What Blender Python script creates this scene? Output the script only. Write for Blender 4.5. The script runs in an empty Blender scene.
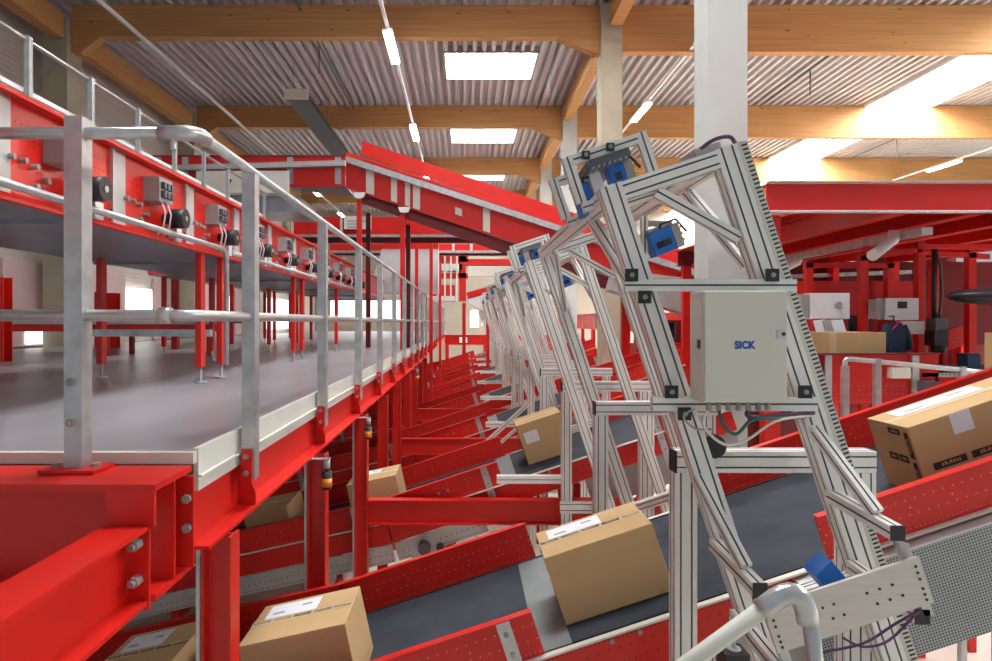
import bpy, bmesh, math, random
from mathutils import Vector as V

random.seed(7)
C = bpy.context.scene.collection
ZC = 3.0                      # camera height above the hall floor; all heights below are relative to the camera
SLOPE = 0.33
TH = math.atan(SLOPE)
S = V((math.cos(TH), 0, math.sin(TH)))       # along an inclined belt
N = V((-math.sin(TH), 0, math.cos(TH)))      # away from the belt
X, Y, Z = V((1, 0, 0)), V((0, 1, 0)), V((0, 0, 1))
ORD = ['nearest', 'second', 'third', 'fourth', 'fifth', 'sixth', 'seventh', 'eighth', 'ninth', 'tenth', 'eleventh', 'twelfth',
       'thirteenth', 'fourteenth', 'fifteenth', 'sixteenth', 'seventeenth', 'eighteenth', 'nineteenth', 'twentieth']


def add(a, b):
    return V(a) + V(b)


# ------------------------------------------------------------------ materials
def newmat(name):
    m = bpy.data.materials.new(name)
    m.use_nodes = True
    nt = m.node_tree
    return m, nt, nt.nodes['Principled BSDF']


def mat(name, col, rough=0.5, metal=0.0, var=0.12, scale=6.0, bump=0.0, stretch=(1, 1, 1), spec=0.5, detail=4):
    m, nt, b = newmat(name)
    b.inputs['Roughness'].default_value = rough
    b.inputs['Metallic'].default_value = metal
    b.inputs['Specular IOR Level'].default_value = spec
    tc = nt.nodes.new('ShaderNodeTexCoord')
    mp = nt.nodes.new('ShaderNodeMapping')
    mp.inputs['Scale'].default_value = stretch
    nz = nt.nodes.new('ShaderNodeTexNoise')
    nz.inputs['Scale'].default_value = scale
    nz.inputs['Detail'].default_value = detail
    rp = nt.nodes.new('ShaderNodeValToRGB')
    c0 = [max(0, c * (1 - var)) for c in col]
    c1 = [min(1, c * (1 + var)) for c in col]
    rp.color_ramp.elements[0].color = (*c0, 1)
    rp.color_ramp.elements[1].color = (*c1, 1)
    rp.color_ramp.elements[0].position = 0.3
    rp.color_ramp.elements[1].position = 0.7
    L = nt.links.new
    L(tc.outputs['Object'], mp.inputs['Vector'])
    L(mp.outputs['Vector'], nz.inputs['Vector'])
    L(nz.outputs['Fac'], rp.inputs['Fac'])
    L(rp.outputs['Color'], b.inputs['Base Color'])
    if bump:
        bp = nt.nodes.new('ShaderNodeBump')
        bp.inputs['Strength'].default_value = bump
        bp.inputs['Distance'].default_value = 0.01
        L(nz.outputs['Fac'], bp.inputs['Height'])
        L(bp.outputs['Normal'], b.inputs['Normal'])
    return m


def emit(name, col, strength):
    m, nt, b = newmat(name)
    b.inputs['Base Color'].default_value = (*col, 1)
    b.inputs['Emission Color'].default_value = (*col, 1)
    b.inputs['Emission Strength'].default_value = strength
    return m


def perforated(name, col, hole, rows, rough=0.4, grid=None, metal=0.0):
    """rows of small holes laid out in metres on the UV map: (height, pitch, radius)."""
    m = mat(name, col, rough, metal, 0.08, 4)
    nt = m.node_tree
    b = nt.nodes['Principled BSDF']
    L = nt.links.new
    uv = nt.nodes.new('ShaderNodeUVMap')
    sp = nt.nodes.new('ShaderNodeSeparateXYZ')
    L(uv.outputs['UV'], sp.inputs[0])

    def M(op, a, c=None, d=None):
        n = nt.nodes.new('ShaderNodeMath')
        n.operation = op
        for i, q in enumerate((a, c, d)):
            if q is None:
                continue
            if isinstance(q, (int, float)):
                n.inputs[i].default_value = q
            else:
                L(q, n.inputs[i])
        return n.outputs[0]
    u, v = sp.outputs[0], sp.outputs[1]
    acc = None

    def cell(w, pitch, off=0.0):
        q = M('ADD', M('MULTIPLY', w, 1 / pitch), off)
        return M('MULTIPLY', M('SUBTRACT', M('FRACT', q), 0.5), pitch)
    for h, pitch, r in rows:
        du = cell(u, pitch, 0.37)
        dv = M('SUBTRACT', v, h)
        d = M('SQRT', M('ADD', M('MULTIPLY', du, du), M('MULTIPLY', dv, dv)))
        k = M('LESS_THAN', d, r)
        acc = k if acc is None else M('MAXIMUM', acc, k)
    if grid:
        pitch, r = grid
        du, dv = cell(u, pitch), cell(v, pitch)
        d = M('MAXIMUM', M('ABSOLUTE', du), M('ABSOLUTE', dv))
        k = M('LESS_THAN', d, r)
        acc = k if acc is None else M('MAXIMUM', acc, k)
    mx = nt.nodes.new('ShaderNodeMix')
    mx.data_type = 'RGBA'
    src = b.inputs['Base Color'].links[0].from_socket
    L(acc, mx.inputs[0])
    L(src, mx.inputs[6])
    mx.inputs[7].default_value = (*hole, 1)
    L(mx.outputs[2], b.inputs['Base Color'])
    return m


def wood(name, col):
    m = mat(name, col, 0.6, 0, 0.14, 2.2, 0.0, (0.35, 9, 9), 0.2, 6)
    nt = m.node_tree
    b = nt.nodes['Principled BSDF']
    L = nt.links.new
    src = b.inputs['Base Color'].links[0].from_socket
    tc = nt.nodes.new('ShaderNodeTexCoord')
    mp = nt.nodes.new('ShaderNodeMapping')
    mp.inputs['Scale'].default_value = (1.6, 1.6, 5.0)
    vo = nt.nodes.new('ShaderNodeTexVoronoi')
    vo.inputs['Scale'].default_value = 1.1
    lt = nt.nodes.new('ShaderNodeMath')
    lt.operation = 'LESS_THAN'
    lt.inputs[1].default_value = 0.085
    mx = nt.nodes.new('ShaderNodeMix')
    mx.data_type = 'RGBA'
    mx.inputs[7].default_value = (col[0] * .42, col[1] * .36, col[2] * .3, 1)
    L(tc.outputs['Object'], mp.inputs[0])
    L(mp.outputs[0], vo.inputs['Vector'])
    L(vo.outputs['Distance'], lt.inputs[0])
    L(lt.outputs[0], mx.inputs[0])
    L(src, mx.inputs[6])
    L(mx.outputs[2], b.inputs['Base Color'])
    return m


def ribbed(name, col, pitch, axis, strength=0.6, rough=0.5):
    m = mat(name, col, rough, 0, 0.05, 1.5)
    nt = m.node_tree
    b = nt.nodes['Principled BSDF']
    L = nt.links.new
    tc = nt.nodes.new('ShaderNodeTexCoord')
    wv = nt.nodes.new('ShaderNodeTexWave')
    wv.bands_direction = axis
    wv.inputs['Scale'].default_value = 2 * math.pi / (20 * pitch) if False else 0.314 / pitch
    wv.inputs['Distortion'].default_value = 0
    bp = nt.nodes.new('ShaderNodeBump')
    bp.inputs['Strength'].default_value = strength
    bp.inputs['Distance'].default_value = 0.02
    L(tc.outputs['Object'], wv.inputs['Vector'])
    L(wv.outputs['Fac'], bp.inputs['Height'])
    L(bp.outputs['Normal'], b.inputs['Normal'])
    return m


RED = (0.64, 0.012, 0.006)
M_red = mat('red_paint', RED, 0.38, 0, 0.06, 3, 0.02)
M_redp = perforated('red_perforated_panel', RED, (0.62, 0.26, 0.21),
                    [(0.018, 0.021, 0.0030), (0.075, 0.043, 0.0036), (0.140, 0.043, 0.0036), (0.105, 0.19, 0.0046)])  # pale dots: light behind the holes is put into the panel colour
M_redl = perforated('red_lower_panel', RED, (0.16, 0.01, 0.01),
                    [(0.165, 0.021, 0.0045), (0.120, 0.05, 0.005), (0.06, 0.05, 0.005)])
M_redh = perforated('red_motor_panel', RED, (0.05, 0.004, 0.004), [(0.36, 0.042, 0.006), (0.30, 0.042, 0.006), (0.16, 0.06, 0.006)], 0.3)
M_redshade = mat('shaded_red_steel', (0.16, 0.006, 0.008), 0.45, 0, 0.08, 3)  # the red again, with underside and background shade put into the colour
M_alu = mat('aluminium_profile', (0.80, 0.785, 0.735), 0.36, 0.08, 0.04, 5)
M_slot = mat('slot_shade', (0.14, 0.145, 0.15), 0.6, 0, 0.1, 5)  # shade inside the profile grooves, put into the colour of their faces
M_plate = mat('brushed_plate', (0.60, 0.56, 0.51), 0.4, 0.3, 0.05, 3, 0, (2, 2, 40))
M_galv = mat('galvanised_steel', (0.50, 0.52, 0.52), 0.36, 0.55, 0.16, 14)
M_galvp = perforated('perforated_galvanised', (0.56, 0.56, 0.55), (0.14, 0.13, 0.13), [(0.02, 0.03, 0.006), (0.075, 0.05, 0.006)], 0.45, None, 0.4)
M_mesh = perforated('perforated_guard_sheet', (0.36, 0.38, 0.39), (0.06, 0.062, 0.066), [], 0.5, (0.0125, 0.0037), 0.3)
M_bolt = mat('bolt_steel', (0.33, 0.32, 0.30), 0.45, 0.2, 0.2, 20)
M_tube = mat('tube_steel', (0.52, 0.53, 0.53), 0.28, 0.6, 0.1, 20)
M_belt = mat('rubber_belt', (0.036, 0.043, 0.056), 0.75, 0, 0.22, 5, 0.02, (1, 1, 1), 0.25)
M_belt2 = mat('grey_belt', (0.19, 0.21, 0.21), 0.6, 0, 0.12, 5)
M_deck = mat('deck_coating', (0.275, 0.265, 0.285), 0.33, 0, 0.22, 1.3, 0.02, (1, .35, 1), 0.5, 8)
M_cream = mat('cream_sheet', (0.72, 0.69, 0.60), 0.5, 0, 0.04, 3)
M_white = mat('white_sheet', (0.78, 0.79, 0.80), 0.45, 0, 0.04, 3)
M_toe = mat('toe_board_paint', (0.70, 0.71, 0.64), 0.5, 0, 0.05, 4)
M_cab = mat('cabinet_enamel', (0.66, 0.645, 0.55), 0.5, 0, 0.02, 2)
M_under = mat('conveyor_pan', (0.27, 0.275, 0.32), 0.36, 0.25, 0.18, 2.5)
M_black = mat('black_plastic', (0.018, 0.018, 0.02), 0.45, 0, 0.15, 6)
M_dgrey = mat('dark_grey', (0.09, 0.09, 0.10), 0.5, 0, 0.12, 5)
M_grey = mat('mid_grey', (0.34, 0.33, 0.32), 0.55, 0, 0.1, 5)
M_blue = mat('scanner_blue', (0.010, 0.15, 0.56), 0.4, 0, 0.06, 5)
M_logo = mat('logo_blue', (0.0, 0.09, 0.42), 0.5, 0, 0.02, 5)
M_card = mat('cardboard', (0.56, 0.375, 0.19), 0.8, 0, 0.06, 3, 0.03, (1, 1, 1), 0.1)
M_tape = mat('pale_paper_tape', (0.62, 0.47, 0.29), 0.6, 0, 0.05, 4)
M_ink = mat('printing_ink', (0.03, 0.022, 0.015), 0.7, 0, 0.1, 4)
M_paper = mat('white_paper', (0.80, 0.80, 0.84), 0.6, 0, 0.03, 4)
M_orange = mat('orange_band', (0.85, 0.28, 0.02), 0.4, 0, 0.05, 4)
M_yellow = mat('yellow_plastic', (0.75, 0.55, 0.02), 0.4, 0, 0.05, 4)
M_green = mat('green_cable', (0.02, 0.12, 0.09), 0.5, 0, 0.05, 4)
M_purple = mat('purple_cable', (0.10, 0.03, 0.10), 0.5, 0, 0.05, 4)
M_navy = mat('navy_cloth', (0.022, 0.032, 0.065), 0.9, 0, 0.25, 9)
M_pink = mat('pink_lining', (0.6, 0.03, 0.12), 0.8, 0, 0.1, 9)
M_wood = wood('glulam_timber', (0.50, 0.265, 0.105))
M_conc = mat('concrete', (0.46, 0.42, 0.31), 0.8, 0, 0.12, 1.6, 0.04)
M_concl = mat('pale_concrete', (0.52, 0.54, 0.505), 0.75, 0, 0.06, 1.6, 0.03)
M_roof = mat('roof_sheet', (0.56, 0.525, 0.535), 0.5, 0.0, 0.05, 1)
M_wall = ribbed('wall_cladding', (0.58, 0.53, 0.48), 0.10, 'Z', 0.22)
M_wallb = mat('end_wall_sheet', (0.42, 0.37, 0.30), 0.6, 0, 0.05, 1)
M_floor = mat('hall_floor_screed', (0.66, 0.60, 0.50), 0.55, 0, 0.08, 0.9)
M_pinkdoor = mat('roller_door', (0.66, 0.47, 0.46), 0.6, 0, 0.04, 1)
M_sky = emit('daylight_glazing', (0.96, 0.985, 1.0), 40.0)
M_sky2 = emit('daylight_strip', (0.98, 0.99, 1.0), 40.0)
M_win = emit('lit_window', (1.0, 1.0, 1.0), 2.0)
M_lamp = emit('fluorescent_tube', (1.0, 0.97, 0.90), 22.0)
M_glass = mat('dark_glass', (0.02, 0.02, 0.025), 0.1, 0, 0.05, 2)


# ------------------------------------------------------------------ mesh builder
class MB:
    def __init__(s):
        s.bm = bmesh.new()
        s.uv = s.bm.loops.layers.uv.new('UVMap')

    def face(s, pts, mi=0, uvs=None, smooth=False):
        vs = [s.bm.verts.new(p) for p in pts]
        f = s.bm.faces.new(vs)
        f.material_index = mi
        f.smooth = smooth
        if uvs:
            for l, q in zip(f.loops, uvs):
                l[s.uv].uv = q
        return f

    def obox(s, o, a, b, c, mi=0):
        """box from corner o along the three edge vectors a, b, c; UV in metres (a -> u, c -> v)."""
        o, a, b, c = V(o), V(a), V(b), V(c)
        if a.cross(b).dot(c) < 0:
            o, b = o + b, -b
        la, lb, lc = a.length, b.length, c.length
        P = {}
        for i in (0, 1):
            for j in (0, 1):
                for k in (0, 1):
                    P[i, j, k] = s.bm.verts.new(o + a * i + b * j + c * k)
        for idx in (((0, 0, 0), (0, 1, 0), (1, 1, 0), (1, 0, 0)), ((0, 0, 1), (1, 0, 1), (1, 1, 1), (0, 1, 1)),
                    ((0, 0, 0), (1, 0, 0), (1, 0, 1), (0, 0, 1)), ((0, 1, 0), (0, 1, 1), (1, 1, 1), (1, 1, 0)),
                    ((0, 0, 0), (0, 0, 1), (0, 1, 1), (0, 1, 0)), ((1, 0, 0), (1, 1, 0), (1, 1, 1), (1, 0, 1))):
            f = s.bm.faces.new([P[q] for q in idx])
            f.material_index = mi
            flat_c = len({q[2] for q in idx}) == 1
            flat_a = len({q[0] for q in idx}) == 1
            for l, q in zip(f.loops, idx):
                if flat_c:
                    l[s.uv].uv = (q[0] * la, q[1] * lb + 50)
                elif flat_a:
                    l[s.uv].uv = (q[1] * lb, q[2] * lc + 50)
                else:
                    l[s.uv].uv = (q[0] * la, q[2] * lc)
        return s

    def box(s, x0, x1, y0, y1, z0, z1, mi=0):
        return s.obox((x0, y0, z0), X * (x1 - x0), Y * (y1 - y0), Z * (z1 - z0), mi)

    def extr(s, poly, p0, p1, ux, uy, mis=None, smooth=False):
        """closed 2-D outline (counter-clockwise in ux, uy) swept from p0 to p1."""
        p0, p1, ux, uy = V(p0), V(p1), V(ux), V(uy)
        if ux.cross(uy).dot(p1 - p0) < 0:
            p0, p1 = p1, p0
        A = [s.bm.verts.new(p0 + ux * x + uy * y) for x, y in poly]
        B = [s.bm.verts.new(p1 + ux * x + uy * y) for x, y in poly]
        n = len(poly)
        for i in range(n):
            j = (i + 1) % n
            f = s.bm.faces.new((A[i], A[j], B[j], B[i]))
            f.smooth = smooth
            if mis:
                f.material_index = mis[i]
        s.bm.faces.new(list(reversed(A)))
        s.bm.faces.new(B)
        return s

    def alu(s, p0, p1, wdir, w=0.08, h=0.08, nw=None, nh=None):
        """slotted aluminium profile, centre line p0-p1, width w along wdir."""
        p0, p1 = V(p0), V(p1)
        d = (p1 - p0).normalized()
        ux = V(wdir)
        ux = (ux - d * ux.dot(d)).normalized()
        uy = d.cross(ux).normalized()
        nw = nw or max(1, round(w / 0.04))
        nh = nh or max(1, round(h / 0.04))
        g, dp = 0.0065, 0.008
        poly, mis = [], []

        def side(a, b, n, inn):
            a, b, inn = V((*a, 0)), V((*b, 0)), V((*inn, 0))
            Lg = (b - a).length
            t = (b - a).normalized()
            poly.append((a.x, a.y))
            for i in range(n):
                m = (i + .5) / n * Lg
                mis.append(0)
                for off, dep in ((-g / 2, 0), (-g / 2, dp), (g / 2, dp)):
                    q = a + t * (m + off) + inn * dep
                    poly.append((q.x, q.y))
                    mis.append(1)
                q = a + t * (m + g / 2)
                poly.append((q.x, q.y))
            mis.append(0)
        x, y = w / 2, h / 2
        side((-x, -y), (x, -y), nw, (0, 1))
        side((x, -y), (x, y), nh, (-1, 0))
        side((x, y), (-x, y), nw, (0, -1))
        side((-x, y), (-x, -y), nh, (1, 0))
        return s.extr(poly, p0, p1, ux, uy, mis)

    def ibeam(s, p0, p1, up, h, w, tw=0.010, tf=0.012):
        """I-section, centre line p0-p1."""
        p0, p1 = V(p0), V(p1)
        d = (p1 - p0).normalized()
        uy = V(up)
        uy = (uy - d * uy.dot(d)).normalized()
        ux = uy.cross(d).normalized()
        a, b, t, f = w / 2, h / 2, tw / 2, tf
        poly = [(-a, -b), (a, -b), (a, -b + f), (t, -b + f), (t, b - f), (a, b - f), (a, b), (-a, b), (-a, b - f), (-t, b - f), (-t, -b + f), (-a, -b + f)]
        return s.extr(poly, p0, p1, ux, uy)

    def cyl(s, p0, p1, r, n=14, r2=None, mi=0):
        p0, p1 = V(p0), V(p1)
        d = (p1 - p0).normalized()
        ux = d.orthogonal().normalized()
        uy = d.cross(ux)
        r2 = r if r2 is None else r2
        A = [s.bm.verts.new(p0 + (ux * math.cos(t) + uy * math.sin(t)) * r) for t in [2 * math.pi * i / n for i in range(n)]]
        B = [s.bm.verts.new(p1 + (ux * math.cos(t) + uy * math.sin(t)) * r2) for t in [2 * math.pi * i / n for i in range(n)]]
        for i in range(n):
            f = s.bm.faces.new((A[i], A[(i + 1) % n], B[(i + 1) % n], B[i]))
            f.smooth = n > 8
            f.material_index = mi
        for q in (list(reversed(A)), B):
            f = s.bm.faces.new(q)
            f.material_index = mi
        return s

    def tube(s, pts, r, n=12, mi=0):
        pts = [V(p) for p in pts]
        rings = []
        ux = None
        for i, p in enumerate(pts):
            if i == 0:
                d = pts[1] - p
            elif i == len(pts) - 1:
                d = p - pts[i - 1]
            else:
                d = (p - pts[i - 1]).normalized() + (pts[i + 1] - p).normalized()
            d = d.normalized()
            ux = d.orthogonal().normalized() if ux is None else (ux - d * ux.dot(d)).normalized()
            uy = d.cross(ux)
            k = 1.0
            if 0 < i < len(pts) - 1:
                c = (p - pts[i - 1]).normalized().dot(d)
                k = 1 / max(c, .6) if c < .9 else 1.0
            rings.append([s.bm.verts.new(p + (ux * math.cos(t) + uy * math.sin(t)) * r * (k if False else 1)) for t in [2 * math.pi * j / n for j in range(n)]])
        for A, B in zip(rings, rings[1:]):
            for i in range(n):
                f = s.bm.faces.new((A[i], A[(i + 1) % n], B[(i + 1) % n], B[i]))
                f.smooth = True
                f.material_index = mi
        s.bm.faces.new(list(reversed(rings[0]))).material_index = mi
        s.bm.faces.new(rings[-1]).material_index = mi
        return s

    def sphere(s, c, r, sx=1, sy=1, sz=1):
        q = bmesh.ops.create_uvsphere(s.bm, u_segments=14, v_segments=8, radius=r)
        for v in q['verts']:
            v.co = V((v.co.x * sx, v.co.y * sy, v.co.z * sz)) + V(c)
            for f in v.link_faces:
                f.smooth = True
        return s

    def build(s, name, mats, parent=None, base=None, bevel=0.0):
        me = bpy.data.meshes.new(name)
        o = bpy.data.objects.new(name, me)
        if parent is not None:
            org = ORG[parent.name]
            o.parent = parent
        else:
            org = V(base) if base is not None else V((0, 0, 0))
            o.location = org + V((0, 0, ZC))
        ORG[o.name] = org
        bmesh.ops.translate(s.bm, verts=s.bm.verts[:], vec=-org)
        s.bm.to_mesh(me)
        s.bm.free()
        for m in (mats if isinstance(mats, (list, tuple)) else [mats]):
            me.materials.append(m)
        C.objects.link(o)
        if bevel:
            md = o.modifiers.new('edge', 'BEVEL')
            md.width = bevel
            md.segments = 2
            md.limit_method = 'ANGLE'
        return o


ORG = {}
ALU = [M_alu, M_slot]


def tag(o, label=None, cat=None, group=None, kind=None):
    if label:
        o['label'] = label
    if cat:
        o['category'] = cat
    if group:
        o['group'] = group
    if kind:
        o['kind'] = kind
    return o


def thing(name, label, cat, base, group=None):
    o = bpy.data.objects.new(name, None)
    C.objects.link(o)
    o.empty_display_size = 0.1
    o.location = V(base) + V((0, 0, ZC))
    ORG[o.name] = V(base)
    return tag(o, label, cat, group)


def struct(mb, name, mats, base=(0, 0, 0), label=None):
    return tag(mb.build(name, mats, None, base), label, None, None, 'structure')


def smooth(pts, k=5):
    P = [V(p) for p in pts]
    out = []
    for i in range(len(P) - 1):
        a, b, c, d = P[max(i - 1, 0)], P[i], P[i + 1], P[min(i + 2, len(P) - 1)]
        for j in range(k):
            t = j / k
            out.append(.5 * (2 * b + (c - a) * t + (2 * a - 5 * b + 4 * c - d) * t * t + (3 * b - a - 3 * c + d) * t ** 3))
    return out + [P[-1]]


def bolts(parent, items, m=None, name='bolt'):
    for (p0, p1, r, n) in items:
        MB().cyl(p0, p1, r, n).build(name, m or M_bolt, parent)


def dup(root, shift, label=None, group=None, skip=()):
    def rec(o, parent):
        c = o.copy()
        C.objects.link(c)
        ORG[c.name] = ORG[o.name] + V(shift)
        if parent is not None:
            c.parent = parent
        for ch in list(o.children):
            if ch.name.split('.')[0] in skip:
                continue
            rec(ch, c)
        return c
    r = rec(root, None)
    r.location = root.location + V(shift)
    if label:
        r['label'] = label
    if group:
        r['group'] = group
    return r


F = 661.3


def at(u, v, d):
    """point of the place seen at (u, v) at depth d."""
    return V(((u - 465) * d / F, d, (322 - v) * d / F))


# ------------------------------------------------------------------ hall shell
FZ = -ZC                      # floor level relative to camera
RZ = 6.2                      # underside of the roof sheet
HX0, HX1, HY0, HY1 = -8.4, 21.0, -1.0, 37.0

struct(MB().box(HX0 - .3, HX1, HY0 - 4, HY1 + .3, FZ - .2, FZ), 'floor', M_floor, (0, 0, FZ), 'pale beige screed floor of the hall')
struct(MB().box(HX0 - .25, HX0, HY0, HY1, FZ, RZ + .2), 'wall_left', M_wall, (HX0, 0, FZ), 'ribbed beige grey cladding wall along the hall')
struct(MB().box(HX0 - .25, HX1, HY1, HY1 + .25, FZ, RZ + .2), 'wall_back', M_wallb, (0, HY1, FZ), 'pale end wall of the hall')

# trapezoidal roof sheet with openings for the skylights
SKY = [(-0.46, 1.66, 3.2 + 6 * i, 4.8 + 6 * i) for i in range(6)]
STRIP = (11.55, 13.25)
roof = MB()
pitch = 0.22
prof = [(0, 0), (0.075, 0), (0.10, 0.13), (0.195, 0.13), (0.22, 0)]
x = HX0
while x < HX1:
    if x + pitch > STRIP[0] and x < STRIP[1]:
        x += pitch
        continue
    segs, y = [], HY0
    for a, b, c, d in SKY:
        if x + pitch > a and x < b:
            segs.append((y, c))
            y = d
    segs.append((y, HY1))
    for ya, yb in segs:
        for (p, q), (r, t) in zip(prof, prof[1:]):
            roof.face([(x + p, ya, RZ + q), (x + r, ya, RZ + t), (x + r, yb, RZ + t), (x + p, yb, RZ + q)][::-1])
    x += pitch
struct(roof, 'ceiling', M_roof, (0, 0, RZ), 'grey trapezoidal metal roof sheeting')
n = 0
for a, b, c, d in SKY:
    n += 1
    f = tag(thing('window_%d' % n, 'square white skylight in the roof sheet, %s along the hall' % ORD[n - 1], None, ((a + b) / 2, (c + d) / 2, RZ)), kind='structure')
    m = MB()
    for (x0, x1, y0, y1) in ((a - .06, a, c - .06, d + .06), (b, b + .06, c - .06, d + .06), (a, b, c - .06, c), (a, b, d, d + .06)):
        m.box(x0, x1, y0, y1, RZ - .03, RZ + .42)
    m.build('frame', M_grey, f)
    MB().box(a, b, c, d, RZ + .40, RZ + .43).build('pane', M_sky, f)
n += 1
f = tag(thing('window_%d' % n, 'long continuous rooflight strip glaring over the beams', None, (STRIP[0], 0, RZ)), kind='structure')
MB().box(STRIP[0] - .1, STRIP[1] + .1, HY0, HY1, RZ + .45, RZ + .48).build('pane', M_sky2, f)
m = MB()
m.box(STRIP[0] - .14, STRIP[0] - .06, HY0, HY1, RZ - .06, RZ + .47)
m.box(STRIP[1] + .06, STRIP[1] + .14, HY0, HY1, RZ - .06, RZ + .47)
m.build('frame', M_white, f)

# concrete columns and glulam beams
BY = [7.0, 13.0, 19.0, 25.0, 31.0]
CX = [2.70, 2.84, 2.985, 3.05, 3.1]
for i, y in enumerate(BY):
    w = .203
    struct(MB().box(CX[i] - w, CX[i] + w, y - w, y + w, FZ, RZ - (.02 if i else .02)), 'concrete_column', M_concl if i != 1 else M_conc, (CX[i], y, FZ),
           ['broad pale concrete column behind the nearest scanner portal', 'yellowish concrete column behind the tall portal frame', 'grey concrete column third from the front',
            'grey concrete column fourth from the front', 'grey concrete column at the far end'][i])
    struct(MB().box(-8.15, -7.68, y - .24, y + .24, FZ, RZ - .3), 'concrete_column', M_conc, (-7.9, y, FZ), 'concrete wall column by the cladding, %s along the hall' % ORD[i])
for i, y in enumerate(BY):
    if i == 0:
        continue
    m = MB()
    cx, t = CX[i], .11
    zb, zh, zr = RZ - .64, RZ - .98, RZ - .93
    yy0, yy1 = y - .09 - .02, y + .09
    yy0 -= .0
    poly = [(-7.72, RZ - .95), (-7.5, RZ - .95), (-7.1, zb), (cx - 1.05, zb), (cx - .55, zh + .1), (cx - .27, zh), (cx + .27, zh), (cx + .27, zr), (HX1, zr), (HX1, RZ - .02), (-7.72, RZ - .02)]
    # the beam lies on the far side of its columns' front face, split around them
    left = [p for p in poly if p[0] < cx - .26] + [(cx - .265, zh), (cx - .265, RZ - .02)]
    left = [(-7.66, RZ - .95), (-7.5, RZ - .95), (-7.1, zb), (cx - 1.05, zb), (cx - .55, zh + .12), (cx - .21, zh), (cx - .21, RZ - .02), (-7.66, RZ - .02)]
    right = [(cx + .21, zr), (HX1, zr), (HX1, RZ - .02), (cx + .21, RZ - .02)]
    m.extr(left, (0, yy0, 0), (0, yy1, 0), X, Z)
    struct(m, 'roof_beam', M_wood, (0, y, RZ), 'glued timber roof beam on the platform side, %s across the hall' % ORD[i - 1])
    m = MB().extr(right, (0, yy0, 0), (0, yy1, 0), X, Z)
    struct(m, 'roof_beam', M_wood, (0, y, RZ), 'deep timber roof beam on the rooflight side, %s across the hall' % ORD[i - 1])
for i in range(len(BY) - 1):
    y0, y1 = BY[i] + .3, BY[i + 1] - .3
    struct(MB().box(2.78, 3.02, y0, y1, RZ - .5, RZ - .04), 'roof_purlin', M_wood, (2.9, y0, RZ), 'timber tie between concrete columns, bay %d' % (i + 1))
    struct(MB().box(-7.95, -7.7, y0, y1, RZ - .75, RZ - .3), 'roof_purlin', M_wood, (-7.8, y0, RZ), 'timber wall tie along the cladding, bay %d' % (i + 1))

# dock doors, windows low in the cladding wall
for i, (y0, y1) in enumerate([(11.9, 13.4), (14.6, 16.2), (17.7, 19.5), (20.5, 22.4), (24, 26.5)]):
    struct(MB().box(HX0 + .02, HX0 + .08, y0, y1, -.46, 1.15), 'door_%d' % (i + 1), M_pinkdoor, (HX0, y0, -.46), 'pale pink roller door in the cladding wall')
for i, (y0, y1, z0, z1) in enumerate([(12.5, 13.1, -.42, -.15), (13.5, 13.9, -.42, .1), (16.3, 17.5, .2, .85), (19.55, 20.3, -.42, .8), (22.5, 23.4, -.42, .9), (27, 31, -.3, 1.0)]):
    struct(MB().box(HX0 + .09, HX0 + .12, y0, y1, z0, z1), 'window_%d' % (i + 8), M_win, (HX0, y0, z0), 'bright window low in the cladding wall')
for i, (x0, x1, z0, z1) in enumerate([(.3, .75, -.3, .65), (.95, 1.4, -.2, .55), (-7.5, -3.5, .1, 1.2)]):
    struct(MB().box(x0, x1, HY1 - .06, HY1 - .02, z0, z1), 'window_%d' % (i + 20), M_win, (x0, HY1, z0), 'bright window in the end wall')


# ------------------------------------------------------------------ ceiling services
def light_track(x, z, y0, y1, lamps, label, tilt=0):
    t = thing('light_track', label, 'ceiling light', (x, y0, z), 'fluorescent light tracks under the roof')
    m = MB()
    m.box(x - .03, x + .03, y0, y1, z, z + .05)
    y = y0 + 1.0
    m.build('rail', M_white, t)
    m = MB()
    while y < y1:
        m.cyl((x, y, z + .05), (x, y, RZ), .006, 6)
        y += 3.0
    m.build('hanger', M_grey, t)
    for ya, yb in lamps:
        l = MB().box(x - .09, x + .09, ya, yb, z - .05, z - .002).build('lamp', M_white, t)
        MB().box(x - .075, x + .075, ya + .03, yb - .03, z - .085, z - .051).build('diffuser', M_lamp, l)
    return t


def lamps(y0, y1, step=5.6, ln=1.5):
    out = []
    while y0 + ln < y1:
        out.append((y0, y0 + ln))
        y0 += step
    return out


light_track(-1.40, 5.3, .5, 34, lamps(11.9, 34, 5.7), 'light track hanging beside the square skylights')
light_track(4.40, 5.3, .5, 34, lamps(15.8, 34, 5.7), 'light track passing just behind the broad pale column')
light_track(-6.05, 5.3, .5, 34, lamps(26, 34, 5.7), 'light track over the guard rail corner near the cladding wall')
light_track(16.1, 5.3, 8, 34, lamps(15.8 + 5.7, 34, 5.7), 'light track beyond the glaring rooflight strip')
t = thing('radiant_heater', 'long dark radiant heater panel hanging under the roof', 'heater', (-3.85, 15, 5.1))
MB().box(-4.1, -3.6, 15.1, 20.5, 5.12, 5.24).build('panel', M_black, t)
MB().box(-4.12, -3.58, 15.04, 15.10, 5.08, 5.3).build('end_cap', M_cream, t)
m = MB()
for y in (15.6, 17.8, 20):
    for dx in (-.2, .2):
        m.cyl((-3.85 + dx, y, 5.24), (-3.85 + dx, y, RZ), .008, 6)
m.build('hanger', M_grey, t)
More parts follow.
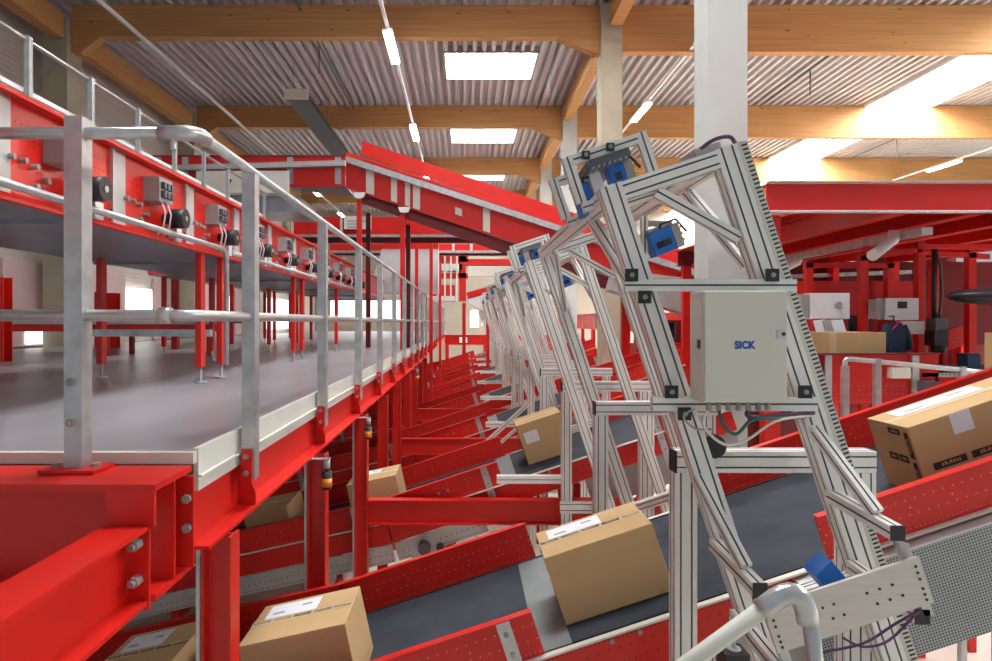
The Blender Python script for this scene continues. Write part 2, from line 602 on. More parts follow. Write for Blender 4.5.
for i, (x0, ya, yb) in enumerate([(-3.2, 9, 20), (2.05, 13.2, 18.8), (8.3, 13.2, 18.6), (14.3, 19.4, 24.4)]):
    m = MB().tube([(x0, ya, RZ - .12), (x0, yb, RZ - .12)], .025, 8)
    m.cyl((x0, (ya + yb) / 2, RZ - .12), (x0, (ya + yb) / 2, RZ - .75), .015, 8)
    tag(m.build('ceiling_pipe', M_dgrey, None, (x0, ya, RZ)),
        ['thin dark sprinkler pipe above the radiant heater', 'thin dark sprinkler pipe by the yellowish column', 'thin dark sprinkler pipe with drop, between column and rooflight strip',
         'thin dark sprinkler pipe beyond the rooflight strip'][i], 'pipe')

# ------------------------------------------------------------------ platform with its steelwork
PZ = -0.465
PX = -0.955
t = thing('mezzanine_platform', 'grey coated working platform with pale toe board', 'platform', (PX, 2.35, PZ))
MB().box(-7.66, PX - .022, 2.37, 33, PZ - .05, PZ).build('deck', M_deck, t)
MB().box(-7.66, PX - .004, 2.335, 2.365, PZ - .036, PZ + .004).build('edge_lip', M_cream, t)
m = MB()
m.box(PX - .018, PX, 2.37, 33, -.605, -.452)
m.box(PX, PX + .012, 2.37, 33, -.556, -.549)
m.build('toe_board', M_toe, t)

t = thing('edge_beam', 'long red steel channel along the platform edge below the toe board', 'steel beam', (PX, 2.36, -.75))
m = MB()
m.box(-.99, -.978, 2.33, 33, -.79, -.607)
m.box(-1.07, -.90, 2.33, 33, -.803, -.79)
m.box(-1.07, -.99, 2.33, 33, -.62, -.607)
m.build('channel', M_red, t)
posts = [2.82 + 1.43 * i for i in range(20)]
for y in posts[:14]:
    MB().extr([(0, 0), (.072, 0), (.072, .05), (.03, .175), (0, .175)], (-.977, y + .035, -.789), (-.977, y + .047, -.789), X, Z).build('stiffener', M_red, t)
for i, y in enumerate(posts):
    g = MB().box(-.941, -.895, y - .043, y - .034, -.675, -.535).build('post_bracket', M_red, t)
    if i < 6:
        bolts(g, [((-.92, y - .052, z), (-.92, y - .043, z), .012, 6) for z in (-.565, -.635)])

t = thing('front_beam', 'heavy red I-beam under the platform front with open end', 'steel beam', (-.95, 2.17, -.86))
m = MB()
m.ibeam((-8.1, 2.17, -.68), (-.952, 2.17, -.68), Z, .36, .27, .012, .02)
m.build('girder', M_red, t)
MB().box(-1.105, -.957, 2.033, 2.05, -.63, -.52).build('stiffener', M_red, t)
g = MB().box(-1.0, -.925, 2.25, 2.262, -.835, -.525).build('fin_plate', M_red, t)
bolts(g, [((-.945, 2.236, z), (-.945, 2.25, z), .016, 6) for z in (-.60, -.70)])
t = thing('support_beam', 'red I-beam running out from the platform corner towards the viewer', 'steel beam', (-1.07, .3, -.9))
MB().ibeam((-1.04, .25, -.745), (-1.04, 2.02, -.745), Z, .24, .14, .010, .014).build('girder', M_red, t)
g = MB().box(-1.03, -.965, 2.02, 2.031, -.88, -.635).build('end_plate', M_red, t)
for z in (-.675, -.785):
    MB().cyl((-.998, 1.985, z), (-.998, 2.02, z), .017, 6).cyl((-.998, 1.97, z), (-.998, 1.985, z), .010, 8).build('bolt', M_bolt, t)

# guard rail
TZ, MZ = .637, .022
t = thing('guard_rail', 'galvanised tube guard rail around the platform edge', 'railing', (-.92, 2.24, PZ))
R = .0205
m = MB()
m.box(-1.335, -1.275, 2.2, 2.206, -.485, .683)
m.box(-1.335, -1.329, 2.206, 2.262, -.485, .683)
m.box(-1.281, -1.275, 2.206, 2.262, -.485, .683)
m.box(-1.329, -1.281, 2.256, 2.262, -.485, .683)
m.box(-1.335, -1.275, 2.2, 2.262, .683, .687)
p = m.build('corner_post', M_galv, t)
for z in (-.20, -.335):
    MB().cyl((-1.311, 2.188, z), (-1.311, 2.2, z), .014, 6).cyl((-1.311, 2.178, z), (-1.311, 2.188, z), .007, 8).build('bolt', M_bolt, p)
p = MB().box(-1.398, -1.213, 2.16, 2.29, -.498, -.486).box(-1.328, -1.283, 2.207, 2.255, -.486, -.455).build('base_plate', M_red, t)
bolts(p, [((xx, 2.225, -.486), (xx, 2.225, -.474), .016, 6) for xx in (-1.373, -1.243)])
for i, y in enumerate(posts):
    m = MB()
    m.box(-.941, -.886, y - .033, y + .027, -.665, TZ - .005)
    m.build('post', M_galv, t)
MB().tube([(-1.9, 2.232, TZ), (-.985, 2.232, TZ)], R, 14).build('top_rail', M_tube, t)
MB().tube([(-1.9, 2.232, MZ), (-.985, 2.232, MZ), (-.95, 2.236, MZ), (-.925, 2.262, MZ), (-.92, 2.3, MZ), (-.92, 31, MZ)], R, 12).build('mid_rail', M_tube, t)
MB().tube([(-.92, 2.32, TZ + .01), (-.92, 31, TZ + .01)], R, 14).build('top_rail', M_tube, t)
MB().tube([(-1.03, 2.232, TZ), (-.985, 2.232, TZ), (-.95, 2.238, TZ + .003), (-.926, 2.262, TZ + .006), (-.92, 2.295, TZ + .01), (-.92, 2.345, TZ + .01)], R + .006, 14).build('elbow', M_tube, t)
MB().tube([(-1.03, 2.232, MZ), (-.99, 2.232, MZ)], R + .007, 14).build('coupling', M_tube, t)
MB().cyl((-.985, 2.232, TZ - .055), (-.985, 2.232, TZ - .02), .012, 8).build('set_screw', M_tube, t)

# steel columns below the edge beam and cross beams between the conveyors
cols = [2.47, 4.00, 5.71, 7.20, 8.70, 10.2, 11.7, 13.2, 14.7]
for i, y in enumerate(cols):
    xr = -.845 if i else -.876
    top = -.805
    m = MB().ibeam((xr - .055, y + .05, FZ), (xr - .055, y + .05, top), X, .11, .10, .008, .010)
    m.box(xr - .12, xr + .02, y, y + .1, FZ, FZ + .015)
    lab = ['red steel column at the platform corner, in front of the nearest conveyor', 'red steel column with black beacon, behind the nearest conveyor', 'red steel column joined to the nearest cross beam'] + \
          ['red steel column under the platform edge, %s from the corner' % ORD[j] for j in range(3, 12)]
    t = thing('steel_column', lab[i], 'steel column', (xr - .055, y + .05, FZ), 'red columns under the platform edge')
    m.build('shaft', M_red, t)
    if i < 3:
        MB().box(xr - .125, xr - .112, y - .01, y + .02, FZ + .02, top).build('cable_channel', M_galv, t)
for i, (y, xe) in enumerate([(5.70, 2.3), (8.70, 2.3), (11.7, 2.2)]):
    tag(MB().ibeam((-.84, y + .05, -1.645), (xe, y + .05, -1.645), Z, .215, .10, .008, .012).build('cross_beam', M_red, None, (-.825, y, -1.645)),
        'red I-beam lying level across the aisle, %s from the viewer' % ORD[i], 'steel beam', 'red cross beams between conveyors')

# beacons hung on the edge beam
for i, (x, y, z) in enumerate([(-.815, 3.90, -.908), (-.815, 5.58, -.908), (-.815, 11.3, -.908), (-.775, 3.70, -.77)]):
    if i == 3:
        continue
    t = thing('beacon_lamp', ['black beacon with orange band on the second platform column', 'black and orange beacon near the third platform column', 'small orange beacon far along the edge beam'][i],
              'beacon', (x, y, z), 'beacons on the platform edge')
    z -= .006
    MB().box(-.99, x + .02, y - .02, y + .02, -.8085, -.8035).build('mounting_bracket', M_galv, t)
    MB().cyl((x, y, z - .07), (x, y, z + .035), .03, 12).cyl((x, y, z + .035), (x, y, z + .09), .012, 8).build('housing', M_black, t)
    MB().cyl((x, y, z - .055), (x, y, z - .005), .0315, 12).build('band', M_orange, t)
    MB().cyl((x, y, z + .05), (x, y, z + .105), .02, 10).build('cap', M_galv, t)

# ------------------------------------------------------------------ elevated conveyor on the platform
EX, EZ0, EZ1 = -2.0, .535, .985
t = thing('elevated_conveyor', 'long red elevated conveyor with motors standing on the platform', 'conveyor', (EX, 1, PZ))
MB().obox((EX - .01, .5, EZ0), Y * 15.7, X * .01, Z * (EZ1 - EZ0)).build('side_panel', M_redh, t)
MB().box(EX - .02, EX + .055, .5, 16.2, EZ1, EZ1 + .02).build('top_flange', M_red, t)
MB().box(EX - 1.27, EX - 1.26, .5, 16.2, EZ0, EZ1).build('side_panel', M_red, t)
m = MB()
m.box(EX - 1.26, EX - .01, .5, 16.2, EZ0 - .01, EZ0 + .006)
for i in range(7):
    y = 1 + 2.4 * i
    m.box(EX - 1.26, EX - .01, y, y + .05, EZ0 - .03, EZ0 - .01)
m.build('under_pan', M_under, t)
MB().box(EX - 1.26, EX - .012, .5, 16.2, EZ1 - .12, EZ1 - .10).build('belt', M_belt, t)
MB().box(EX + .0, EX + .04, .5, 16.2, EZ0 - .012, EZ0 + .02).build('lower_flange', M_red, t)
for i in range(10):
    y = 2.74 + .98 * i
    MB().box(EX + .001, EX + .02, y, y + .03, EZ0 + .02, EZ1 - .002).box(EX + .001, EX + .008, y + .03, y + .16, EZ0 + .02, EZ1 - .002).build('joint_plate', M_galvp, t)
    y += .45
    k = MB().box(EX + .001, EX + .10, y - .06, y + .12, EZ0 + .22, EZ0 + .37)
    k = k.build('control_box', M_grey, t)
    for a in range(3):
        for c in range(2):
            MB().box(EX + .1, EX + .125, y - .04 + .05 * a, y - .005 + .05 * a, EZ0 + .245 + .055 * c, EZ0 + .285 + .055 * c).build('terminal', M_dgrey, k)
    g = MB().cyl((EX + .003, y + .22, EZ0 + .15), (EX + .05, y + .22, EZ0 + .15), .035, 12).cyl((EX + .05, y + .22, EZ0 + .15), (EX + .15, y + .22, EZ0 + .15), .065, 16)
    g = g.build('drive_motor', M_black, t)
    MB().cyl((EX + .151, y + .22, EZ0 + .15), (EX + .155, y + .22, EZ0 + .15), .018, 10).build('hub', M_galv, g)
    MB().box(EX + .003, EX + .06, y + .28, y + .36, EZ0 + .01, EZ0 + .10).build('tag_plate', M_white, t)
    m = MB()
    for q, dy in ((0, -.03), (1, .05)):
        m.tube([(EX + .1, y + dy, EZ0 + .22), (EX + .12, y + dy + .01, EZ0 + .15), (EX + .09, y + dy + .05, EZ0 + .07), (EX + .04, y + dy + .07, EZ0 + .02)], .006, 6)
    m.build('cable', M_white, t)
    bolts(t, [((EX + .001, y + dy, EZ0 + dz), (EX + .035, y + dy, EZ0 + dz), .014, 8) for dy, dz in ((-.3, .19), (-.22, .19), (-.14, .18), (-.14, .09), (-.06, .13))])
legs = [(5.05, -2.0), (5.48, -2.0), (5.5, -3.0), (7.8, -2.0), (8.2, -2.0), (7.9, -3.0), (10.4, -2.0), (10.2, -3.0), (12.9, -2.0), (13.0, -3.0), (15.5, -2.0), (15.5, -3.0)]
for (y, x) in legs:
    l = MB().box(x - .045, x + .0, y - .04, y + .04, PZ + .12, EZ0 - .012).build('leg', M_red, t)
    MB().cyl((x - .022, y, PZ + .013), (x - .022, y, PZ + .12), .014, 10).cyl((x - .022, y, PZ + .001), (x - .022, y, PZ + .014), .045, 14).build('foot', M_galv, l)
MB().box(EX - 1.0, EX - .02, 5.25, 5.29, -.115, -.06).build('cross_bar', M_galv, t)
MB().tube([(EX + .09, .6, .578), (EX + .09, 5.2, .578), (EX + .09, 5.27, .56), (EX + .09, 5.30, .50), (EX + .09, 5.30, -.35)], .019, 12).build('conduit', M_tube, t)
MB().tube([(EX + .06, 5.5, .578), (EX + .06, 16, .578)], .019, 10).build('conduit', M_tube, t)

t = thing('rear_conveyor', 'second red elevated conveyor standing behind the motorised one', 'conveyor', (-4.4, 6, PZ))
MB().obox((-4.05, 9.9, .72), Y * 6.1, X * .01, Z * .40).build('side_panel', M_red, t)
MB().obox((-4.75, 9.9, .72), Y * 6.1, X * .01, Z * .40).build('side_panel', M_red, t)
MB().box(-4.74, -4.05, 9.9, 16, .70, .715).build('under_pan', M_under, t)
for y in (10.3, 11.6, 12.9, 14.2, 15.5):
    for x in (-4.1, -4.7):
        l = MB().box(x - .03, x + .03, y, y + .06, PZ + .08, .699).build('leg', M_red, t)
        MB().cyl((x, y + .03, PZ + .001), (x, y + .03, PZ + .08), .02, 8).build('foot', M_galv, l)

# maintenance walkway railing with tray beyond that conveyor
t = thing('walkway_railing', 'thin pale railing with cable tray above the elevated conveyor', 'railing', (-3.3, 1, 1.0))
m = MB()
m.box(-3.42, -3.3, 1, 10.8, 1.60, 1.735)
m.box(-3.3, -3.285, 1, 10.8, 1.71, 1.745)
m.build('cable_tray', M_white, t)
MB().tube([(-3.28, 1, 2.11), (-3.28, 10.8, 2.11)], .017, 10).build('top_rail', M_tube, t)
for y in [1.6 + .83 * i for i in range(12)]:
    MB().box(-3.283, -3.243, y, y + .045, 1.0, 2.13).build('post', M_tube, t)

# red posts and low machine frames on the platform, beyond
for i, (u0, u1, y) in enumerate([(-18, 8, 7.7), (97, 104, 11.6), (105, 118, 11.9)]):
    x0, x1 = (u0 - 465) * y / F, (u1 - 465) * y / F
    tag(MB().ibeam(((x0 + x1) / 2, y, PZ + .001), ((x0 + x1) / 2, y, .52), Y, .16, x1 - x0, .01, .012).build('steel_post', M_red, None, ((x0 + x1) / 2, y, PZ)),
        ['wide red post on the platform at the picture edge', 'slim red post on the platform beside a wider one', 'wide red post next to a slim one on the platform',
         'red post behind the white conduit bend', 'red post far back below the elevated conveyor'][i], 'steel post')
t = thing('low_conveyor', 'low red and grey conveyor level across the platform', 'conveyor', (-6, 9.2, PZ))
MB().obox((-7.2, 9.0, -.13), X * 3.9, Y * .01, Z * .10).build('side_panel', M_red, t)
MB().obox((-7.2, 8.98, -.03), X * 3.9, Y * .03, Z * .06).build('upper_rail', M_galvp, t)
MB().box(-7.2, -3.3, 9.03, 9.8, -.02, .01).build('belt', M_belt, t)
for x in (-6.9, -4.9, -3.5):
    for y in (9.02, 9.7):
        MB().box(x - .03, x + .03, y, y + .06, PZ + .001, -.135 if y < 9.1 else -.02).build('leg', M_red, t)


# ------------------------------------------------------------------ inclined conveyors
XB = -.69
Z0 = -1.545
ZB = Z0 + SLOPE * XB
S2 = V((1, 0, .22)).normalized()
N2 = V((-.22, 0, 1)).normalized()
YN, YF = 2.85, 3.95


def on(x, y, n=0.0):
    """point on the belt at x, raised n along the belt normal."""
    if x >= XB:
        return V((x, y, Z0 + SLOPE * x)) + N * n
    return V((x, y, ZB + .22 * (x - XB))) + N2 * n


def strip(mb, x0, x1, y, dy, n0, n1):
    """plate along the incline between x0 and x1 (no bend inside)."""
    s_, n_ = (S, N) if x0 >= XB - 1e-6 else (S2, N2)
    a, b = on(x0, y), on(x1, y)
    if x0 < XB - 1e-6 <= x1:
        b = V((x1, y, ZB + .22 * (x1 - XB)))
    mb.obox(a + n_ * n0, b - a, Y * dy, n_ * (n1 - n0))


def conveyor(re, label):
    t = thing('incline_conveyor', label, 'conveyor', (0, YN, FZ), 'red inclined belt conveyors in a row')
    W = .205
    XL = -3.3
    gapN, gapF = (.345, 1.565), (.425, 1.41)
    # belt in two runs
    m = MB()
    strip(m, XL, XB, YN + .02, YF - YN - .04, -.02, 0)
    strip(m, XB, gapN[0] - .03, YN + .02, YF - YN - .04, -.02, 0)
    strip(m, gapN[0] + .12, re, YN + .02, YF - YN - .04, -.02, 0)
    m.build('belt', M_belt, t)
    m = MB()
    strip(m, gapN[0] - .03, gapN[0] + .12, YN + .02, YF - YN - .04, -.018, .001)
    m.build('transfer_belt', M_belt2, t)
    # walls
    for (y, dy, gap, fl) in ((YN, -.006, gapN, -1), (YF, .006, gapF, 1)):
        for (x0, x1) in ((XL, XB), (XB, gap[0]), (gap[1], re)):
            m = MB()
            strip(m, x0, x1, y, dy, .004, W)
            w = m.build('side_wall', M_redp, t)
            m = MB()
            strip(m, x0, x1, y, fl * .045, W, W + .005)
            m.build('top_flange', M_red, w)
    for (y, dy) in ((YN, -.008), (YF, .008)):
        m = MB()
        strip(m, XL, XB, y, dy, -.19, 0)
        strip(m, XB, re, y, dy, -.19, 0)
        f = m.build('side_frame', M_redl, t)
        m = MB()
        strip(m, XL, XB, y - (.03 if dy < 0 else 0), .03, -.006, .003)
        strip(m, XB, re, y - (.03 if dy < 0 else 0), .03, -.006, .003)
        m.build('edge_lip', M_cream if dy < 0 else M_galv, f)
    m = MB()
    strip(m, XL, XB, YN + .02, YF - YN - .04, -.2, -.19)
    strip(m, XB, re, YN + .02, YF - YN - .04, -.2, -.19)
    m.build('under_pan', M_grey, t)
    # grey perforated skirt and cable channel under the near side
    m = MB()
    strip(m, XL, XB, YN - .004, .006, -.36, -.20)
    strip(m, XB, .1, YN - .004, .006, -.36, -.20)
    m.build('skirt', M_galvp, t)
    m = MB()
    strip(m, XL, XB, YN + .06, .06, -.56, -.48)
    strip(m, XB, .35, YN + .06, .06, -.56, -.48)
    m.build('cable_channel', M_galvp, t)
    m = MB()
    strip(m, 1.0, min(re, 2.9) - .02, YN - .004, .006, -.46, -.192)
    m.build('skirt', M_grey, t)
    # galvanised straps
    for xs in (-2.2, -.95, .22, 1.72):
        s_, n_ = (S, N) if xs >= XB else (S2, N2)
        p = on(xs, YN - .015)
        w = MB().obox(p - n_ * .34 - s_ * .03, s_ * .06, Y * .006, n_ * (.34 + W)).build('strap', M_galv, t)
        bolts(w, [(p + n_ * q + V((0, -.012, 0)), p + n_ * q, .011, 8) for q in (-.15, -.05, .05, .14)])
    for xs in (.62, .74, -.2, -.12, 1.85):
        c = on(xs, YN - .008, -.03 if xs > .3 else .1)
        bolts(t, [(c + V((0, -.014, 0)), c, .011, 8)])
    # drive unit under the bend
    p = on(-.45, YN - .01, -.30)
    g = MB().obox(p - S * .14 - N * .13, S * .28, Y * .012, N * .22)
    g.obox(p + S * .02 - N * .24, S * .05, Y * .05, N * .2)
    g = g.build('drive_unit', M_galvp, t)
    MB().cyl(p + V((0, -.02, 0)), p + V((0, -.1, 0)), .055, 14).build('motor', M_dgrey, g)
    MB().cyl(p + S * .13 - N * .05, p + S * .13 - N * .05 + V((0, -.05, 0)), .035, 12).build('pulley', M_black, g)
    # supports
    for xs in (-2.6, -1.3, -.15, 1.0, re - .3):
        top = on(xs, YN, -.215)
        for y in (YN + .06, YF - .12):
            MB().box(xs - .03, xs + .03, y, y + .06, FZ, top.z - .03).build('leg', M_red, t)
        MB().box(xs - .025, xs + .025, YN + .12, YF - .12, FZ + .3, FZ + .36).build('cross_bar', M_red, t)
    return t


NCONV = 9
DY = 3.01
conv = []
clab = ['nearest red inclined conveyor, carrying several cardboard boxes past the first portal',
        'second red inclined conveyor, carrying boxes through the second portal'] + ['red inclined conveyor with empty belt, %s in the row' % ORD[k] for k in range(2, NCONV)]
c0 = conveyor(3.6, clab[0])
m = MB()
strip(m, 1.40, 3.6, YN - .075, .006, -.46, -.03)
g = m.build('guard_sheet', M_mesh, c0)
m = MB()
strip(m, 1.40, 3.6, YN - .075, .07, -.03, -.02)
m.build('guard_flange', M_galvp, g)
c1 = conveyor(2.35, clab[1])
c1.location.y += DY
ORG[c1.name] = ORG[c1.name] + V((0, DY, 0))
c2 = conveyor(2.95, clab[2])
c2.location.y += DY * 2
ORG[c2.name] = ORG[c2.name] + V((0, DY * 2, 0))
for k in range(3, NCONV):
    if k % 2:
        dup(c1, (0, DY * (k - 1), 0), clab[k])
    else:
        dup(c2, (0, DY * (k - 2), 0), clab[k])
# collecting line that the inclined conveyors feed
t = thing('collecting_conveyor', 'long red collecting conveyor running behind the row of portals', 'conveyor', (3.6, 12.6, FZ))
MB().obox((3.6, 12.6, -.20), Y * 20.7, X * .012, Z * .42).build('side_panel', M_redp, t)
MB().obox((4.7, 12.6, -.20), Y * 20.7, X * .012, Z * .42).build('side_panel', M_red, t)
MB().box(3.55, 3.6, 12.6, 33.3, .22, .235).build('top_flange', M_red, t)
MB().box(3.62, 4.7, 12.6, 33.3, -.02, .0).build('belt', M_belt, t)
MB().box(3.62, 4.7, 12.6, 33.3, -.2, -.19).build('under_pan', M_dgrey, t)
for i in range(11):
    y = 12.9 + 1.8 * i
    MB().box(3.585, 3.598, y, y + .09, -.2, .22).build('joint_strap', M_galv, t)
    MB().box(3.61, 3.69, y + .4, y + .48, FZ, -.205).build('leg', M_red, t)
    MB().box(4.6, 4.68, y + .4, y + .48, FZ, -.205).build('leg', M_red, t)
MB().box(3.6, 3.66, 12.6, 33.3, -1.2, -.95).build('lower_panel', M_red, t)

# ------------------------------------------------------------------ scanner portals
def clamp(t, p, s=.042):
    x, y, z = p
    c = MB().box(x - s / 2, x + s / 2, y - .012, y, z - s / 2, z + s / 2).build('clamp', M_black, t)
    MB().cyl((x, y - .018, z), (x, y - .012, z), .009, 8).build('bolt', M_bolt, c)


def scanner(t, c, ax, az, size=(.10, .09, .12)):
    ax, az = V(ax).normalized(), V(az).normalized()
    ay = az.cross(ax).normalized()
    w, d, h = size
    o = V(c) - ax * w / 2 - ay * d / 2 - az * h / 2
    b = MB().obox(o, ax * w, ay * d, az * h).build('scanner', M_blue, t, None, .006)
    MB().obox(o + ax * w, ax * .035, ay * d, az * h).obox(o + az * h, ax * w, ay * d, az * .014).build('housing', M_grey, b)
    MB().obox(o - ay * .004 + ax * .02 + az * .03, ax * (w - .04), ay * .003, az * .03).build('window', M_glass, b)
    m = MB()
    m.tube([o + ax * w * .5 + az * h, o + ax * w * .6 + az * (h + .018), o + ax * (w + .03) + az * (h + .014), o + ax * (w + .06) + az * h * .5], .006, 6)
    m.build('cable', M_black, b)
    m = MB()
    for q in (.25, .5, .75):
        m.cyl(o + ax * (w + .035) + ay * d * .3 + az * h * q, o + ax * (w + .05) + ay * d * .3 + az * h * q, .009, 8)
    m.build('connector', M_yellow, b)


def portal(label, first):
    P = V((.488, 0, .4845))
    Wd = .52
    LEN = 2.42
    yn, yf = 2.43, 4.44
    t = thing('scanner_portal', label, 'scanner portal', (.9, 3.4, FZ), 'aluminium scanner portals over the conveyors')
    A = lambda s, n, y: P + S * s + N * n + Y * y
    for y in (yn, yf):
        for s in (.04, Wd - .04):
            MB().alu(A(s, 0, y), A(s, -LEN, y), S, .08, .08).build('leg', ALU, t)
        MB().alu(A(.08, -.035, y), A(Wd - .08, -.035, y), N, .065, .08, 2, 2).build('top_bar', ALU, t)
        MB().alu(A(.20, -.075, y), A(Wd - .085, -.33, y), N, .04, .04).build('brace', ALU, t)
        if y == yn:
            MB().alu(A(.08, -1.66, y), A(Wd - .08, -1.66, y), N, .06, .06).build('lower_bar', ALU, t)
    # beams along the conveyor row
    for s in (.035, Wd - .06):
        MB().alu(A(s, -.035, yn + .042), A(s, -.035, yf - .042), X, .06, .06, 1, 1).build('side_bar', ALU, t)
    for s in (.04, Wd - .06):
        MB().alu(A(s, -.075, yn + .40), A(s + .0, -.44, yn + .05), X, .04, .04).build('brace', ALU, t)
        MB().alu(A(s, -.075, yf - .40), A(s + .0, -.44, yf - .05), X, .04, .04).build('brace', ALU, t)
    # raised head frame
    H = V((.378, 0, .64))
    B = lambda s, n, y: H + S * s + N * n + Y * y
    for y in (2.60, 2.99):
        MB().alu(B(.02, 0, y), B(.02, -.19, y), S, .04, .04).build('head_leg', ALU, t)
        MB().alu(B(.325, 0, y), B(.325, -.19, y), S, .04, .04).build('head_leg', ALU, t)
        MB().alu(B(.04, -.02, y), B(.305, -.02, y), N, .04, .04).build('head_bar', ALU, t)
        MB().alu(B(.02, -.21, y), B(.55, -.21, y), N, .04, .04).build('head_bar', ALU, t)
    for s in (.09, .19):
        q = B(s, -.02, 2.578)
        clamp(t, (q.x, q.y, q.z), .03)
    o = B(.085, -.075, 2.56)
    MB().obox(o, S * .17, Y * .46, N * .028).build('mount_plate', M_dgrey, t)
    m = MB()
    for i in range(7):
        m.obox(o + S * (.01 + .022 * i) - N * .008, S * .011, Y * .45, N * .008)
    m.build('fin', M_grey, t)
    scanner(t, B(.06, -.17, 2.72), S + Y * .15, N, (.05, .10, .13))
    scanner(t, B(.20, -.125, 2.66), S, N, (.065, .08, .10))
    MB().obox(B(.10, -.18, 2.66), S * .045, Y * .05, N * .11).build('cable_bundle', M_paper, t)
    # side scanner hung from the other beam
    MB().alu((.845, 3.12, .50), (.845, 3.12, .14), X, .03, .03, 1, 1).build('hanger', ALU, t)
    MB().box(.86, .97, 3.10, 3.13, .45, .475).build('hanger_arm', M_grey, t)
    MB().obox((.945, 3.1, .475), V((.02, 0, 0)), Y * .02, V((.015, 0, -.09))).build('bracket', M_grey, t)
    scanner(t, (.915, 3.1, .375), S * 1.0 + Z * .08, N, (.11, .10, .115))
    # stands
    for (y, n_) in ((2.61, 0), (4.20, 1)):
        MB().alu((.86, y, FZ), (.86, y, -.588), X, .085, .08).build('stand_leg', ALU, t)
        MB().alu((1.538, y, FZ), (1.538, y, -.588), X, .12 if not n_ else .08, .08).build('stand_leg', ALU, t)
        MB().alu((.825, y, -.545), (1.60, y, -.545), Z, .083, .08).build('stand_bar', ALU, t)
        MB().box(.817, .8245, y - .04, y + .04, -.588, -.502).build('end_cap', M_black, t)
    MB().alu((.27, 2.61, -1.335), (.815, 2.61, -1.335), Z, .065, .06, 1, 1).build('tie_bar', ALU, t)
    MB().alu((.80, 4.28, -1.30), (1.5, 4.28, -1.07), N, .06, .04).build('stand_bar', ALU, t)
    MB().alu((.80, 2.56, -1.56), (1.15, 2.56, -1.56), Z, .10, .02, 2, 1).build('stand_bar', ALU, t)
    # cable duct with comb slots on the outer side of the leg
    d = MB().obox(A(Wd + .001, -.0, yn - .04), S * .036, Y * .05, N * -2.3).build('cable_duct', M_cab, t)
    m = MB()
    for i in range(140):
        m.obox(A(Wd + .013, -.012 - .0163 * i, yn - .0415), S * .021, Y * .004, N * -.0062)
    m.build('duct_slots', M_black, d)
    q = A(Wd - .07, .012, yn)
    MB().obox(A(.40, .005, yn + .04), S * .10, Y * .25, N * .03).build('duct_end', M_grey, t)
    MB().tube(smooth([A(Wd + .015, 0, yn), A(Wd - .0, .035, yn), A(Wd - .05, .045, yn + .02), A(Wd - .1, .03, yn + .05)]), .008, 8).build('cable', M_purple, t)
    # cabinet on two level bars
    MB().alu((.57, 2.368, .131), (1.18, 2.368, .131), Z, .042, .036, 1, 1).build('cabinet_bar', ALU, t)
    MB().alu((.668, 2.368, -.292), (1.255, 2.368, -.292), Z, .05, .036, 1, 1).build('cabinet_bar', ALU, t)
    for (u, v) in ((632, 275), (645, 297), (773, 275), (672, 392), (685, 414), (806, 392)):
        p = at(u, v, 2.337)
        clamp(t, (p.x, 2.349, p.z), .045)
    cab = MB().box(.797, 1.079, 2.225, 2.347, -.272, .106).build('cabinet', M_cab, t, None, .006)
    tag(cab, 'pale grey control cabinet')
    MB().box(.800, 1.076, 2.207, 2.222, -.269, .103).build('cabinet_door', M_cab, cab, None, .004)
    lk = MB().box(1.04, 1.068, 2.2025, 2.2065, -.055, -.025).build('lock_plate', M_galv, cab)
    MB().cyl((1.06, 2.197, -.04), (1.06, 2.2025, -.04), .006, 10).build('lock', M_black, lk)
    MB().box(.793, .797, 2.24, 2.262, -.09, -.06).build('cable_gland', M_black, cab)
    if True:
        cu = bpy.data.curves.new('lettering', 'FONT')
        cu.body = 'SICK'
        cu.size = .034
        cu.offset = .0016
        cu.extrude = .0006
        cu.space_character = 1.05
        tmp = bpy.data.objects.new('lettering', cu)
        C.objects.link(tmp)
        bpy.context.view_layer.update()
        me = bpy.data.meshes.new_from_object(tmp.evaluated_get(bpy.context.evaluated_depsgraph_get()))
        bpy.data.objects.remove(tmp)
        lo = bpy.data.objects.new('lettering', me)
        C.objects.link(lo)
        w = max(v.co.x for v in me.vertices) - min(v.co.x for v in me.vertices)
        kx = .070 / max(w, 1e-6)
        for v in me.vertices:
            p = V((.900 + v.co.x * kx, 2.2061 - v.co.z, -.088 + v.co.y))
            v.co = p - ORG[t.name]
        me.materials.clear()
        me.materials.append(M_logo)
        lo.parent = cab
        ORG[lo.name] = ORG[t.name]
    bolts(cab, [((.84 + .034 * i, 2.28, -.273), (.84 + .034 * i, 2.28, -.305), .009, 10) for i in range(7)], None, 'cable_gland')
    MB().tube(smooth([(.875, 2.28, -.30), (.885, 2.27, -.35), (.93, 2.27, -.385), (.985, 2.28, -.34), (1.05, 2.29, -.335), (1.22, 2.37, -.34)]), .006, 8).build('cable', M_green, t)
    MB().tube(smooth([(.84, 2.28, -.30), (.83, 2.30, -.36), (.90, 2.30, -.425), (.98, 2.30, -.41), (1.08, 2.30, -.345), (1.24, 2.37, -.335)]), .005, 8).build('cable', M_cream, t)
    MB().tube(smooth([(.98, 2.28, -.30), (1.0, 2.3, -.33), (1.25, 2.37, -.325)]), .008, 8).build('cable', M_purple, t)
    MB().tube(smooth([(.80, 2.30, -.30), (.76, 2.3, -.33), (.80, 2.3, -.37), (.86, 2.31, -.375)]), .004, 6).build('cable', M_grey, t)
    MB().cyl((.94, 2.55, -.47), (.94, 2.49, -.47), .045, 14).cyl((.94, 2.57, -.47), (.94, 2.55, -.47), .03, 12).build('pulley', M_black, t)
